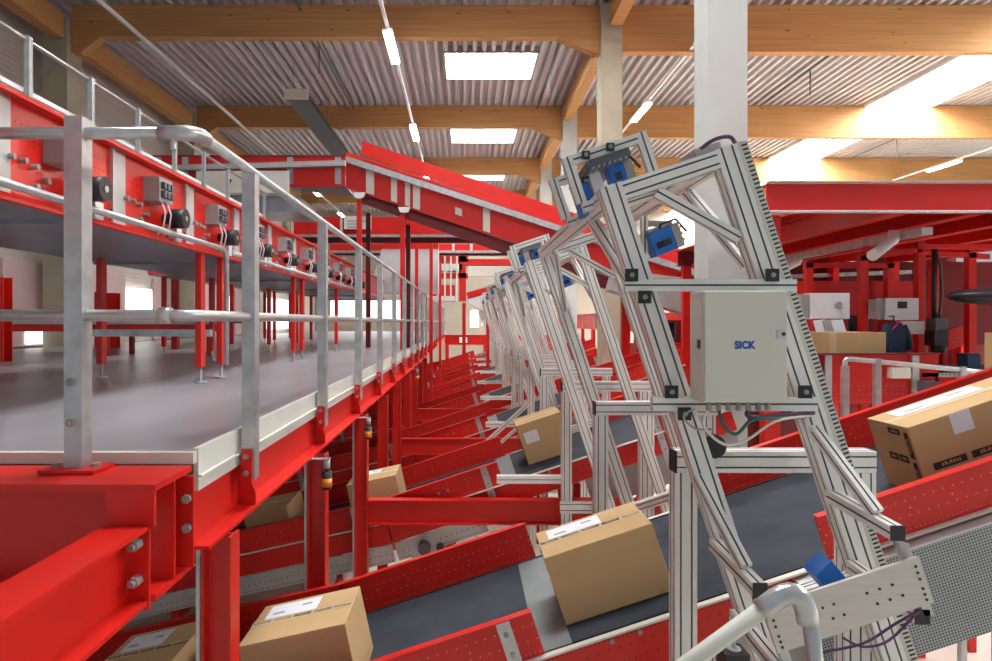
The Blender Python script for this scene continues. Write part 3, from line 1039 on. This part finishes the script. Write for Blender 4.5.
    # lower reading arm
    for (x, z, yl, fx, fz) in ((1.32, -.645, 2.02, 1.265, -.385), (.90, -.82, 2.02, .845, -.56)):
        MB().alu((x, 2.385, z + .02), (x, yl, z - .0), X, .042, .042).build('arm', ALU, t)
        MB().alu((fx, 2.40, fz), (x, yl + .10, z + .032), X, .036, .036).build('arm_brace', ALU, t)
        MB().box(x - .022, x + .022, yl - .006, yl - .0005, z - .022, z + .024).build('arm_cap', M_black, t)
        MB().alu((x + .075, 2.385, z - .235), (x + .075, yl, z - .255), X, .042, .042).build('arm', ALU, t)
        MB().box(x + .053, x + .097, yl - .006, yl - .0005, z - .277, z - .231).build('arm_cap', M_black, t)
        MB().obox((x + .0, yl - .006, z - .03), V((.03, 0, 0)), Y * .03, V((.08, 0, -.22))).build('hinge_plate', M_galv, t)
    pl0 = at(763, 608, 1.985)
    pl = MB().obox(pl0 - N * .145, S * .492, Y * .012, N * .145).build('sensor_plate', M_plate, t)
    hs = [pl0 + S * a - N * q for a in (.018, .474) for q in (.025, .045, .065, .095, .113, .13)]
    hs += [pl0 + S * (a + .02 * (q > .06)) - N * q for a in (.10, .17, .205, .31, .35, .39) for q in (.055, .095)]
    bolts(pl, [(c + V((0, -.002, 0)), c + V((0, .001, 0)), .0045, 8) for c in hs], M_black, 'screw_hole')
    MB().obox(pl0 + S * .23 - N * .06 + Y * .05, S * .06 + N * .03, Y * .08, N * .075 - S * .03).build('lower_scanner', M_blue, t)
    m = MB()
    e = pl0 - N * .16
    m.tube(smooth([e + S * .12 - N * .02, e + S * .25 - N * .035, e + S * .36 - N * .01, e + S * .44 + N * .005]), .004, 6)
    m.tube(smooth([e + S * .20, e + S * .25 - N * .045, e + S * .33 - N * .05, e + S * .44 + N * .005]), .004, 6)
    m.build('cable', M_purple, t)
    return t


plab = ['nearest aluminium scanner portal with a control cabinet', 'second aluminium scanner portal, just behind the one with the control cabinet'] + \
       ['aluminium scanner portal, %s in the receding row' % ORD[k] for k in range(2, 8)]
p0 = portal(plab[0], True)
for k in range(1, 8):
    dup(p0, (0, DY * k, 0), plab[k], None, ('cabinet', 'cabinet_bar', 'clamp', 'cable', 'arm', 'arm_brace', 'arm_cap', 'hinge_plate', 'sensor_plate', 'lower_scanner', 'cable_duct', 'pulley', 'lower_bar', 'duct_end'))
for o in list(p0.children):
    if o.name.startswith('tie_bar'):
        bpy.data.objects.remove(o)
# loose pair of struts leaning on the third stand
t = thing('stair_stringer', 'pair of sloping aluminium stringers in front of the third portal', 'strut', (.1, 8.2, FZ), None)
MB().alu((.12, 8.2, -1.62), (.80, 8.2, -1.0), N, .05, .04).build('stringer', ALU, t)
MB().alu((.30, 8.2, -1.62), (.86, 8.2, -1.13), N, .035, .04).build('stringer', ALU, t)
for x in (.14, .32):
    MB().alu((x, 8.2, FZ), (x, 8.2, -1.645), X, .04, .04).build('leg', ALU, t)



# ------------------------------------------------------------------ cardboard boxes
def carton(name_label, x, y, L, D, H, prints=True, label_side=False, yaw=0, n0=.004, wide_label=True, zfix=None):
    """box standing on the belt; x,y is its near lower left corner."""
    if zfix is None:
        s_, n_ = (S, N) if x >= XB else (S2, N2)
        o = on(x, y, n0)
    else:
        s_, n_ = V((1, 0, 0)), V((0, 0, 1))
        o = V((x, y, zfix))
    d_ = Y.copy()
    if yaw:
        c, q = math.cos(yaw), math.sin(yaw)
        s_, d_ = s_ * c + d_ * q, d_ * c - s_ * q
    t = thing('cardboard_box', name_label, 'box', o, 'parcels riding on the conveyors')
    MB().obox(o, s_ * L, d_ * D, n_ * H).build('carton', M_card, t, None, .004)
    top = o + n_ * H
    e = .0012
    MB().obox(top + d_ * (D * .44), s_ * L, d_ * (D * .12), n_ * e).build('tape', M_tape, t)
    if wide_label:
        lb = MB().obox(top + d_ * (D * .58) + s_ * (L * .10), s_ * (L * .52), d_ * (D * .34), n_ * .0016).build('shipping_label', M_paper, t)
        for (a, q, w) in ((.16, .66, .12), (.44, .76, .1)):
            MB().obox(top + d_ * (D * q) + s_ * (L * a) + n_ * .0016, s_ * (L * w), d_ * (D * .05), n_ * .0006).build('label_print', M_grey, lb)
    if label_side:
        MB().obox(o + n_ * (H * .50) + s_ * (L * .10) - d_ * .0016, s_ * (L * .3), d_ * .0015, n_ * (H * .28)).build('shipping_label', M_paper, t)

    def stripes(org, a, la, b, hb, nrm, cnt):
        m = MB()
        g = MB()
        seg = la / cnt
        for i in range(cnt):
            q = org + a * (seg * i + seg * .06)
            m.obox(q, a * (seg * .86), b * hb, nrm * .0012)
            k = 0.12
            for j, w in enumerate((.09, .05, .06, .03, .06, .05, .06, .04)):
                if j:
                    g.obox(q + a * (seg * .86 * k) + b * (hb * (.28 if j % 2 else .34)) + nrm * .0012, a * (seg * .86 * w), b * (hb * (.44 if j % 3 else .30)), nrm * .0005)
                k += w + .035
        p = m.build('printed_strip', M_ink, t)
        g.build('lettering', M_card, p)
    if prints:
        stripes(top + d_ * (D * .47), s_, L, d_, .028, n_, 5)
        stripes(o + n_ * (H * .97) + d_ * (D * .47) - s_ * .0012, -n_, H * .9, d_, .028, -s_ * 1, 2)
    return t, o, s_, d_, n_, stripes


carton('brown cardboard box with white label on top, resting at the conveyor gap beside the portal', .463, 3.02, .52, .36, .325)
carton('cardboard box low on the nearest conveyor, right of the corner column', -.955, 3.0, .50, .43, .33, n0=.035)
carton('cardboard box low on the nearest conveyor, under the red support beam', -1.72, 3.05, .42, .50, .32)
t, o, s_, d_, n_, st = carton('large cardboard box with black printed strips, high on the nearest conveyor', 2.17, 3.08, .85, .31, .35, False)
st(o + s_ * .05 + n_ * .12 - d_ * .0012, s_, .75, n_, .034, -d_, 4)
st(o + d_ * .015 + n_ * .33 - s_ * .0012, -n_, .30, d_, .026, -s_, 2)
st(o + d_ * .21 + n_ * .16 - s_ * .0012, -d_, .15, n_, .035, -s_, 2)
st(o + d_ * .16 + n_ * .30 - s_ * .0012, -d_, .10, n_, .03, -s_, 1)
MB().obox(o + s_ * .20 + n_ * .25 - d_ * .0016, s_ * .10, d_ * .0015, n_ * .096).build('shipping_label', M_paper, t)
carton('cardboard box with white side label on the second conveyor by the portal stand', .60, 6.20, .44, .42, .385, False, True, wide_label=False)
carton('cardboard box with small label on the second conveyor behind the third platform column', -1.0, 6.0, .46, .46, .33, False, True, n0=.035)
carton('plain cardboard box on the second conveyor left of the second platform column', -1.95, 6.0, .40, .55, .30, False, False, wide_label=False)
carton('pale cardboard box high on the second conveyor behind the control cabinet', 2.0, 6.2, .22, .4, .2, False, False, wide_label=False)

# ------------------------------------------------------------------ foreground stair handrail
t = thing('stair_handrail', 'grey tube handrail with elbow in the near lower corner', 'railing', (.68, 1.28, FZ))
e = at(797, 584, 1.30)
lo = at(676, 672, 1.30)
ex = lo + (lo - e) * 1.2
MB().tube([ex, lo, e - (e - lo).normalized() * .045], .0165, 14).build('handrail', M_cab, t)
dn = at(809, 625, 1.30)
q0, q2, cc = e - (e - lo).normalized() * .07, dn + V((-.002, 0, .005)), e + V((.012, 0, .018))
MB().tube([q0 - (e - lo).normalized() * .02] + [q0 * (1 - k) ** 2 + cc * 2 * k * (1 - k) + q2 * k * k for k in [j / 8 for j in range(9)]], .021, 18).build('elbow', M_tube, t)
MB().tube([dn + V((0, 0, .03)), at(815, 661, 1.30), V((at(815, 661, 1.30).x + .01, 1.30, FZ))], .0155, 14).build('post', M_tube, t)
MB().tube([ex, V((ex.x, 1.30, FZ))], .0205, 14).build('post', M_tube, t)
# damper block seen between handrail and portal
t = thing('machine_block', 'black damper block below the handrail', 'machine part', (.82, 1.9, -1.1))
b = at(735, 662, 1.92)
MB().box(b.x - .035, b.x + .035, 1.90, 1.97, FZ, b.z + .03).build('housing', M_black, t)
MB().cyl((b.x, 1.93, b.z + .03), (b.x, 1.93, b.z + .10), .006, 10).cyl((b.x, 1.93, b.z + .03), (b.x, 1.93, b.z + .037), .02, 12).build('rod', M_galv, t)


# ------------------------------------------------------------------ overhead conveyors in the background
def sloped(mb, u0, v0, u1, v1, d, dy, up):
    a, b = at(u0, v0, d), at(u1, v1, d)
    mb.obox(a, b - a, Y * dy, Z * up)


t = thing('overhead_conveyor', 'big red overhead conveyor sloping down across the hall', 'conveyor', at(362, 190, 11.0))
m = MB(); sloped(m, 346, 188, 700, 303, 11.0, .012, .60); m.build('side_panel', M_red, t)
m = MB(); sloped(m, 362, 160, 706, 276, 11.0, .5, .012); m.build('wall_flange', M_redshade, t)
m = MB(); sloped(m, 363, 155, 706, 272, 11.05, .012, .20); m.build('side_wall', M_red, t)
m = MB(); sloped(m, 362, 155, 706, 272, 12.2, .012, .26); m.build('side_wall', M_red, t)
m = MB(); sloped(m, 362, 203, 700, 322, 11.08, .09, .21); sloped(m, 362, 203, 700, 322, 12.1, .09, .21); m.build('channel', M_redshade, t)
m = MB(); sloped(m, 362, 190, 704, 303, 11.02, 1.2, .02); m.build('under_pan', M_grey, t)
m = MB(); sloped(m, 346, 162, 700, 277, 10.88, .10, .10); m.build('cable_tray', M_galv, t)
for (u, w) in ((366, 8), (391, 6), (405, 5), (413, 7), (483, 7)):
    v = 190 + (u - 352) * .325
    m = MB(); sloped(m, u, v - 2, u + w, v - 2 + w * .325, 10.985, .012, .44); m.build('joint_strap', M_cream, t)
m = MB(); sloped(m, 455, 214, 462, 216.3, 10.985, .012, .12); m.build('label_plate', M_cream, t)
for u in (359, 404):
    v = 190 + (u - 352) * .325
    p = at(u, v, 10.9)
    MB().extr([(-.10, 0), (-.07, -.08), (0, -.10), (.07, -.08), (.10, 0)], p + V((0, 0, -.0)), p + V((0, .06, 0)), X, Z).build('gusset', M_white, t)
for (u, dd) in ((402.5, 11.0), (408, 12.05), (359, 11.0), (368, 12.05)):
    x = (u - 465) * dd / F
    v = 190 + (u - 352) * .325
    top = (322 - v) * 11 / F - .12
    zb = PZ + .001
    MB().box(x - .04, x + .04, dd, dd + .08, zb, top).build('leg', M_red if dd < 11.5 else M_redshade, t)  # rear legs take the shaded copy of the red

t = thing('crossing_conveyor', 'level red overhead conveyor passing above the elevated conveyor', 'conveyor', at(250, 190, 11.2))
m = MB(); sloped(m, 130, 187, 345, 187, 11.2, .012, .52); m.build('side_panel', M_red, t)
m = MB(); sloped(m, 130, 156, 345, 156, 11.18, .05, .012); m.build('top_flange', M_redshade, t)
m = MB(); sloped(m, 145, 171, 345, 165.5, 11.08, .10, .09); m.build('cable_tray', M_galvp, t)
m = MB(); sloped(m, 196, 193, 289, 193, 11.05, .02, .37); k = m.build('cover_plate', M_cream, t)
MB().cyl(at(229, 182, 11.045), at(229, 182, 11.04), .055, 16).build('opening', M_black, k)
m = MB(); sloped(m, 196, 208, 300, 212, 11.22, 1.2, .25); m.build('under_pan', M_under, t)
m = MB(); sloped(m, 289, 180, 345, 186, 11.3, 1.0, .03); m.build('belt_pan', M_grey, t)
for u in (155, 182, 287, 335):
    m = MB(); sloped(m, u, 184, u + 6, 184, 11.19, .008, .46); m.build('joint_strap', M_galv, t)
MB().box(-5.0, -4.9, 11.25, 11.35, PZ + .001, 2.2).build('leg', M_red, t)


def level_conveyor(label, u0, u1, v0, v1, d, straps, under=True, legs=(), dark=7):
    t = thing('overhead_conveyor', label, 'conveyor', at((u0 + u1) / 2, v1, d))
    m = MB(); sloped(m, u0, v1, u1, v1, d, .012, (v1 - v0) * d / F); m.build('side_panel', M_red, t)
    m = MB(); sloped(m, u0, v1 + dark, u1, v1 + dark, d + .1, .1, dark * d / F); m.build('channel', M_redshade, t)
    m = MB(); sloped(m, u0, v1, u1, v1, d + .02, 1.1, .02); m.build('under_pan', M_dgrey, t)
    m = MB(); sloped(m, u0, v1 + 1.0, u1, v1 + 1.0, d - .05, .05, 2.6 * d / F); m.build('rail', M_galv, t)
    for u in straps:
        m = MB(); sloped(m, u, v1, u + 2.6, v1, d - .02, .012, (v1 - v0) * d / F); m.build('joint_strap', M_cream, t)
    for u in legs:
        x = (u - 465) * d / F
        MB().box(x - .035, x + .035, d + .02, d + .09, PZ + .001 if x < -1.03 else FZ, (322 - v1 - dark) * d / F).build('leg', M_red, t)
    return t


t = level_conveyor('level red overhead conveyor with white sign below the sloping one', 291, 556, 217, 236, 14.4, (291, 340, 452, 470, 500), legs=(416.5, 296, 431))
g = MB(); sloped(g, 344, 229, 371, 229, 14.3, .05, .28); g = g.build('sign_plate', M_white, t)
m = MB()
for q in range(3):
    sloped(m, 347, 221.5 + 3 * q, 366 - 3 * q, 221.5 + 3 * q, 14.29, .008, .02)
m.build('sign_print', M_grey, g)
level_conveyor('level red overhead conveyor, lower and farther back under the white-signed one', 330, 552, 244, 252, 17.4, (425, 452, 470, 498, 510), legs=(440,), dark=3)
t = thing('chute_conveyor', 'red and grey chute hopper behind the guard rail', 'chute', at(400, 300, 16.5))
MB().extr([(0, 0), (1.75, 0), (1.75, 1.15), (1.45, 1.45), (.55, 1.45), (.35, 1.1)], at(368, 293, 16.5), at(368, 293, 16.5) + Y * .6, X, Z).build('hopper', M_white, t)
MB().extr([(.35, 1.1), (1.75, 1.1), (1.75, 1.3), (1.3, 1.42), (.55, 1.62)], at(368, 293, 16.48), at(368, 293, 16.48) + Y * .62, X, Z).build('rim', M_red, t)
for x in (.6, 1.3):
    q = at(368, 293, 16.5)
    MB().box(q.x + x, q.x + x + .08, 16.7, 16.78, PZ + .001, q.z).build('leg', M_red, t)
t = thing('machine_tower', 'stacked red and white machine tower at the aisle end', 'machine', at(455, 300, 21))
for (u0, v0, u1, v1, mm, nm) in ((432, 253, 468, 262, M_red, 'panel'), (432, 264, 462, 271, M_white, 'belt_guard'), (438, 273, 468, 278, M_red, 'panel'), (430, 285, 455, 296, M_red, 'panel'), (430, 296, 455, 301, M_white, 'belt_guard'),
                                 (459, 255, 466, 301, M_red, 'column'), (468, 266, 512, 276, M_cream, 'side_cover'), (466, 259, 520, 265, M_red, 'panel')):
    a, b = at(u0, v1, 22.3), at(u1, v0, 22.3)
    MB().box(a.x, b.x, 22.3, 22.9, a.z, b.z).build(nm, mm, t)
m = MB()
for u in (437, 444, 450, 456):
    a = at(u, 301, 22.28)
    m.box(a.x, a.x + .06, 22.26, 22.3, a.z, at(u, 253, 22.3).z)
m.build('joint_strap', M_cream, t)
for u in (464,):
    x = (u - 465) * 22.4 / F
    MB().box(x - .06, x + .06, 22.4, 22.52, FZ, at(0, 303, 22.3).z).build('leg', M_red, t)
t = thing('discharge_conveyor', 'red topped grey conveyor end tilting up beyond the far portals', 'conveyor', at(490, 300, 20))
a = at(468, 303, 19.8)
MB().extr([(0, 0), (.5, -.25), (1.3, -.12), (1.55, .55), (.0, .12)], a, a + Y * .5, X, Z).build('side_cover', M_white, t)
MB().obox(a + V((0, -.02, .13)), V((1.55, 0, .43)), Y * .54, V((-.05, 0, .18))).build('side_wall', M_red, t)
MB().box(a.x + .55, a.x + .65, 20.0, 20.1, FZ, a.z - .2).build('leg', M_red, t)

t = thing('end_crossbeam', 'red frame with white plate closing the aisle at its end', 'steel beam', (-.1, 27, -1.3))
MB().ibeam((-.9, 29.6, -.80), (1.0, 29.6, -.80), Z, .45, .2, .02, .02).build('girder', M_red, t)
MB().box(-.25, .1, 29.45, 29.49, -.92, -.68).build('sign_plate', M_white, t)
for x in (-.8, .9):
    MB().box(x - .08, x + .08, 29.52, 29.68, FZ, -1.03).build('leg', M_red, t)

# ------------------------------------------------------------------ red mezzanine and picking station on the far side
t = thing('steel_mezzanine', 'deep red steel mezzanine frame under the rooflight strip', 'mezzanine', (4, 5, 1))
MB().extr([(0, 0), (.10, 0), (.10, .015), (.012, .015), (.012, .195), (.10, .195), (.10, .21), (0, .21)], (2.28, 5.0, .835), (7.2, 5.0, .835), Y, Z).build('edge_girder', M_red, t)
MB().box(2.28, 7.2, 4.93, 5.0, .822, .834).build('lower_flange', M_white, t)
MB().box(2.28, 7.2, 4.95, 5.0, 1.046, 1.057).build('deck_edge', M_galv, t)
for x in (3.35, 3.95, 4.6, 5.3, 6.1):
    MB().ibeam((x, 5.12, .93), (x, 9.6, .93), Z, .20, .12, .01, .012).build('joist', M_red, t)
MB().box(3.12, 7.2, 5.12, 9.6, 1.035, 1.055).build('deck', M_red, t)
MB().ibeam((3.12, 9.7, .93), (7.2, 9.7, .93), Z, .22, .12).build('rear_girder', M_redshade, t)
for (x, y) in ((5.9, 5.05), (3.25, 9.65), (5.9, 9.65), (2.36, 5.05)):
    MB().box(x - .06, x + .06, y - .05 + .07, y + .07 + .05, FZ, .82).build('leg', M_red, t)
MB().obox((3.66, 5.3, .70), Y * 2.7, X * .09, Z * .06).build('cable_duct', M_galv, t)
MB().tube([at(894, 231, 5.6), at(893, 240, 5.6), at(872, 256, 5.45)], .045, 12).build('drain_pipe', M_white, t)
MB().tube([at(799, 255, 7.5), at(797, 262, 7.5), at(784, 268, 7.5)], .05, 12).build('drain_pipe', M_white, t)

t = thing('station_conveyor', 'red walled transfer conveyor with grey straps under the picking station', 'conveyor', at(870, 400, 5.0))
MB().obox(at(806, 404, 5.0), X * 1.0, Y * .012, Z * .37).build('side_wall', M_redp, t)
a = at(806, 356, 4.96)
MB().box(a.x, a.x + 1.0, 4.95, 5.06, a.z + .01, a.z + .02).build('top_flange', M_redshade, t)
MB().obox(at(935, 404, 5.0) , X * .9, Y * .012, Z * .20).build('side_wall', M_redp, t)
MB().obox(at(806, 404, 5.6), X * 1.9, Y * .012, Z * .3).build('side_wall', M_red, t)
MB().box(2.6, 4.4, 5.02, 5.6, -.40, -.36).build('belt', M_belt, t)
MB().obox(at(922, 377, 5.0), X * .6, Y * .02, Z * .03).build('edge_rail', M_galvp, t)
for u in (828, 915):
    a = at(u, 403, 4.98)
    MB().box(a.x - .025, a.x + .025, 4.97, 4.995, a.z, a.z + .36).build('strap', M_galvp, t)
a = at(898, 374, 4.97)
MB().box(a.x - .07, a.x + .07, 4.93, 4.995, a.z - .03, a.z + .05).build('junction_box', M_cream, t)
a = at(925, 386, 4.97)
MB().box(a.x - .06, a.x + .06, 4.9, 4.99, a.z - .04, a.z + .04).build('motor', M_dgrey, t)
for x in (2.7, 4.2):
    MB().box(x - .03, x + .03, 5.1, 5.16, FZ, -.62).build('leg', M_red, t)

t = thing('station_railing', 'grey tube railing in front of the red station conveyor', 'railing', at(845, 410, 4.6))
MB().tube([at(845, 420, 4.6), at(845, 362, 4.6), at(847, 359, 4.6), at(851, 359, 4.6), at(962, 370, 4.6), at(1010, 375, 4.6)], .017, 12).build('top_rail', M_tube, t)
for u in (845, 877, 962):
    p = at(u, 363 if u != 962 else 371, 4.6)
    MB().box(p.x - .02, p.x + .02, 4.58, 4.62, FZ, p.z - .02 if u == 845 else p.z + .03).build('post', M_galv, t)

t = thing('picking_station', 'red frame station with portal uprights under the mezzanine', 'workstation', (3.6, 6.0, FZ))
for i, (u, v0, v1, d) in enumerate([(865, 254, 420, 5.9), (922, 241, 420, 5.9), (810, 262, 420, 6.4), (891, 262, 420, 6.4), (973, 250, 420, 6.0), (936, 262, 420, 6.9)]):
    p = at(u, v0, d)
    MB().box(p.x - .033, p.x + .033, d, d + .07, FZ, p.z).build('post', M_red, t)
for (u0, v0, u1, v1, d) in [(860, 256, 922, 247, 5.9), (806, 263, 895, 263, 6.4), (918, 244, 1010, 244, 5.88), (866, 246, 990, 254, 6.0)]:
    a, b = at(u0, v0, d), at(u1, v1, d)
    MB().obox(a, b - a, Y * .06, Z * -.045).build('top_bar', M_red, t)
a, b = at(790, 318, 6.6), at(925, 281, 6.6)
MB().box(a.x, b.x, 6.6, 6.63, a.z - .5, b.z).build('back_panel', M_red, t)
a, b = at(925, 345, 6.9), at(1010, 262, 6.9)
MB().box(a.x, b.x, 7.05, 7.1, a.z, b.z).build('back_panel', M_redshade, t)
MB().box(2.9, 5.2, 6.05, 6.58, -.52, -.46).build('worktop', M_dgrey, t)
a = at(850, 322, 5.95)
MB().box(a.x, at(872, 0, 5.95).x, 5.96, 5.98, -.35, a.z + .06).build('screen', M_glass, t)

t = thing('rear_machine', 'red machine wall toned down as shade, deep under the mezzanine', 'machine', (4.5, 9, FZ))
MB().box(3.4, 8.2, 9.0, 9.05, FZ, .82).build('panel', M_redshade, t)
for z in (.35, .55, .15):
    MB().obox((3.4, 8.85, z), V((4.8, 0, .18)), Y * .1, Z * .05).build('pipe_rail', M_galv, t)
m = MB()
for x in (4.0, 4.9, 5.7, 6.6):
    m.box(x, x + .08, 8.8, 8.95, FZ, .8)
m.build('frame', M_red, t)

for i, (u0, v0, u1, v1, d, lab) in enumerate([(811, 293, 850, 319, 5.75, 'pale control cabinet with round knob at the station'), (886, 298, 919, 320, 5.75, 'pale control cabinet with dark display at the station')]):
    a, b = at(u0, v1, d), at(u1, v0, d)
    t = thing('control_cabinet', lab, 'cabinet', ((a.x + b.x) / 2, d, a.z), 'station control cabinets')
    MB().box(a.x, b.x, d, d + .14, a.z, b.z).build('body', M_white, t, None, .006)
    MB().box(a.x - .07, a.x - .003, d + .02, d + .14, a.z + .01, b.z - .01).build('side_unit', M_grey, t)
    if i == 0:
        c = at(838, 305, d)
        MB().cyl(c, c + V((0, -.02, 0)), .03, 14).build('knob', M_grey, t)
    else:
        c = at(902, 305, d)
        MB().box(c.x - .04, c.x + .04, d - .008, d - .001, c.z - .03, c.z + .03).build('display', M_black, t)
        c = at(914, 334, d)
        MB().box(c.x - .10, c.x + .09, d, d + .08, c.z, a.z - .01).build('lower_box', M_cream, t)
    m = MB()
    q = MB().box((a.x + b.x) / 2 - .03, (a.x + b.x) / 2 + .03, d + .145, d + .30, a.z - .9, a.z + .1).build('mast', M_red, t)
a = at(824, 333, 5.7)
t = thing('paper_stack', 'grey and white printed forms hanging below the station cabinet', 'paper', (a.x, 5.7, a.z))
for i in range(3):
    q = at(818 + 9 * i, 338, 5.7 - .01 * i)
    MB().obox(q, V((.10, 0, .01)), V((0, .006, 0)), V((-.03, .02, .15))).build('sheet', M_paper if i != 1 else M_grey, t)

a = at(823, 355, 5.1)
t, o, s_, d_, n_, st = carton('long cardboard box standing level on the station conveyor', a.x, 5.12, .50, .4, .17, False, False, wide_label=False, zfix=-.25)
MB().obox(o - d_ * .0012 + s_ * .06, s_ * .055, d_ * .001, n_ * .17).build('tape', M_tape, t)
MB().box(o.x, o.x + .5, 5.12, 5.5, -.357, -.254).build('tray', M_dgrey, t)
t, o, s_, d_, n_, st = carton('cardboard box with white label cut by the picture edge at the station', 3.80, 4.62, .3, .22, .27, False, True, wide_label=False, zfix=at(0, 371, 4.7).z)
MB().box(o.x + .02, o.x + .28, 4.64, 4.80, FZ, o.z - .003).build('stand', M_dgrey, t)

# jacket on a hook
p = at(900, 322, 5.55)
t = thing('jacket', 'dark navy jacket with pink lining hung at the picking station', 'jacket', p)
m = MB()
rings = [(.0, .035, .03), (-.02, .07, .045), (-.06, .09, .06), (-.15, .095, .065), (-.26, .10, .07), (-.30, .095, .065)]
prev = None
nn = 20
vsr = []
for dz, rx, ry in rings:
    vsr.append([m.bm.verts.new(p + V((rx * math.cos(q) * (1 + .06 * math.sin(5 * q)), .08 + ry * math.sin(q) * (1 + .15 * math.sin(7 * q)), dz))) for q in [2 * math.pi * i / nn for i in range(nn)]])
for A, B in zip(vsr, vsr[1:]):
    for i in range(nn):
        m.bm.faces.new((A[i], B[i], B[(i + 1) % nn], A[(i + 1) % nn])).smooth = True
m.bm.faces.new(vsr[0])
m.build('body', M_navy, t)
for sx in (-1, 1):
    m = MB()
    m.tube([p + V((sx * .07, .07, -.03)), p + V((sx * .10, .05, -.12)), p + V((sx * .105, .04, -.24))], .028, 10)
    m.build('sleeve', M_navy, t)
MB().obox(p + V((-.05, .02, -.07)), V((.05, 0, .05)), Y * .03, V((.02, 0, .03))).build('collar', M_pink, t)
MB().tube([p + V((0, .08, -.01)), p + V((0, .08, .05)), p + V((.02, .14, .05)), p + V((.03, .19, .05))], .006, 8).build('hook', M_black, t)

# black pendant hood, hanging tool and bits at the far corner
p = at(1002, 296, 5.0)
t = thing('black_hood', 'black oval hood hanging beside the station', 'hood', p)
m = MB().sphere(p, .40, 1.0, .6, .17)
m.build('shade', M_black, t)
MB().cyl(p + V((0, 0, .05)), p + V((0, 0, .52)), .012, 8).build('hanger', M_dgrey, t)
p = at(941, 318, 5.7)
t = thing('hanging_tool', 'black and grey handling tool on a dark mast', 'tool', p)
MB().box(p.x - .06, p.x + .05, 5.68, 5.8, p.z - .10, p.z).build('head', M_dgrey, t)
MB().box(p.x - .075, p.x + .04, 5.67, 5.8, p.z - .24, p.z - .105).cyl(p + V((0, .03, -.3)), p + V((0, .03, -.24)), .06, 12).build('body', M_black, t)
MB().cyl(p + V((-.02, .05, 0)), p + V((-.02, .05, .60)), .022, 10).build('mast', M_black, t)
MB().tube([p + V((.02, .05, 0)), p + V((.05, .06, .2)), p + V((.04, .06, .45)), p + V((-.01, .05, .58))], .012, 8).build('hose', M_dgrey, t)
t = thing('tilted_guide', 'red perforated tilted guide panel behind the hanging tool', 'guide panel', at(945, 350, 6.0))
MB().obox(at(932, 356, 6.2), at(965, 345, 6.2) - at(932, 356, 6.2), Y * .02, at(940, 333, 6.2) - at(932, 356, 6.2)).build('panel', M_redp, t)
MB().box(at(945, 0, 6.2).x, at(950, 0, 6.2).x, 6.23, 6.28, -.455, at(0, 352, 6.2).z).build('leg', M_red, t)
t = thing('blue_bin', 'small dark blue bin near the picture edge at the station', 'bin', at(980, 360, 5.2))
a = at(968, 366, 5.2)
a.z = -.358
MB().box(a.x, a.x + .10, 5.2, 5.32, a.z, a.z + .10).build('body', mat('bin_blue', (.03, .07, .13), .5), t)
MB().box(a.x - .005, a.x + .105, 5.195, 5.325, a.z + .101, a.z + .11).build('rim', M_dgrey, t)

# tail drum of the sloping overhead conveyor, seen as a grey cover between portal legs
t = thing('grey_cover', 'grey conveyor tail cover hanging behind the nearest portal leg', 'cover', at(640, 300, 10.4))
MB().extr([(0, 0), (1.35, -.42), (1.35, -.05), (1.25, .18), (.1, .33)], at(610, 290, 10.4), at(610, 290, 10.4) + Y * .4, X, Z).build('cover', M_grey, t)
p = at(610, 290, 10.4)
MB().box(p.x + .6, p.x + .68, 10.5, 10.58, FZ, p.z - .3).build('leg', M_red, t)
for i, (u, v, d) in enumerate([(626, 296, 11.5)]):
    p = at(u, v, d)
    tag(MB().box(p.x - .07, p.x + .07, d, d + .12, FZ, p.z).build('steel_post', M_red, None, (p.x, d, FZ)), ['red post beside the yellowish concrete column', 'red post behind the broad pale column'][i], 'steel post')

t = thing('machine_console', 'red machine console with dark monitor seen between portal leg and pale column', 'machine', (3.3, 10.7, FZ))
MB().box(2.75, 3.95, 10.65, 11.0, -1.5, -.36).build('base', M_redp, t)
MB().box(2.72, 3.98, 10.62, 11.02, -.36, -.345).build('top_flange', M_red, t)
MB().box(2.8, 3.9, 10.95, 10.98, -.345, .03).build('back_panel', M_redshade, t)
k = MB().box(3.05, 3.42, 10.72, 10.76, -.27, .0).box(3.2, 3.26, 10.74, 10.78, -.345, -.25).build('monitor', M_dgrey, t)
MB().box(3.07, 3.40, 10.712, 10.719, -.25, -.02).build('screen', M_glass, k)
for x in (2.78, 3.86):
    MB().box(x, x + .06, 10.66, 10.72, -.345, .03).build('post', M_red, t)
    MB().box(x, x + .06, 10.70, 10.76, FZ, -1.5).build('leg', M_red, t)

# ------------------------------------------------------------------ light and camera
w = bpy.data.worlds.new('daylight')
bpy.context.scene.world = w
w.use_nodes = True
bg = w.node_tree.nodes['Background']
bg.inputs['Color'].default_value = (0.84, 0.92, 1.0, 1)
bg.inputs['Strength'].default_value = 0.40

cam = bpy.data.cameras.new('camera')
co = bpy.data.objects.new('camera', cam)
C.objects.link(co)
co.location = (0, 0, ZC)
co.rotation_euler = (math.pi / 2, 0, 0)
cam.sensor_width = 36
cam.lens = 24
cam.shift_x = 31 / 992
cam.shift_y = -8.5 / 992
cam.clip_start = .05
cam.clip_end = 200
sc = bpy.context.scene
sc.camera = co
sc.view_settings.view_transform = 'Standard'
sc.view_settings.look = 'None'
sc.view_settings.exposure = 0.2
sc.view_settings.gamma = 1.0
sc.view_settings.use_curve_mapping = False
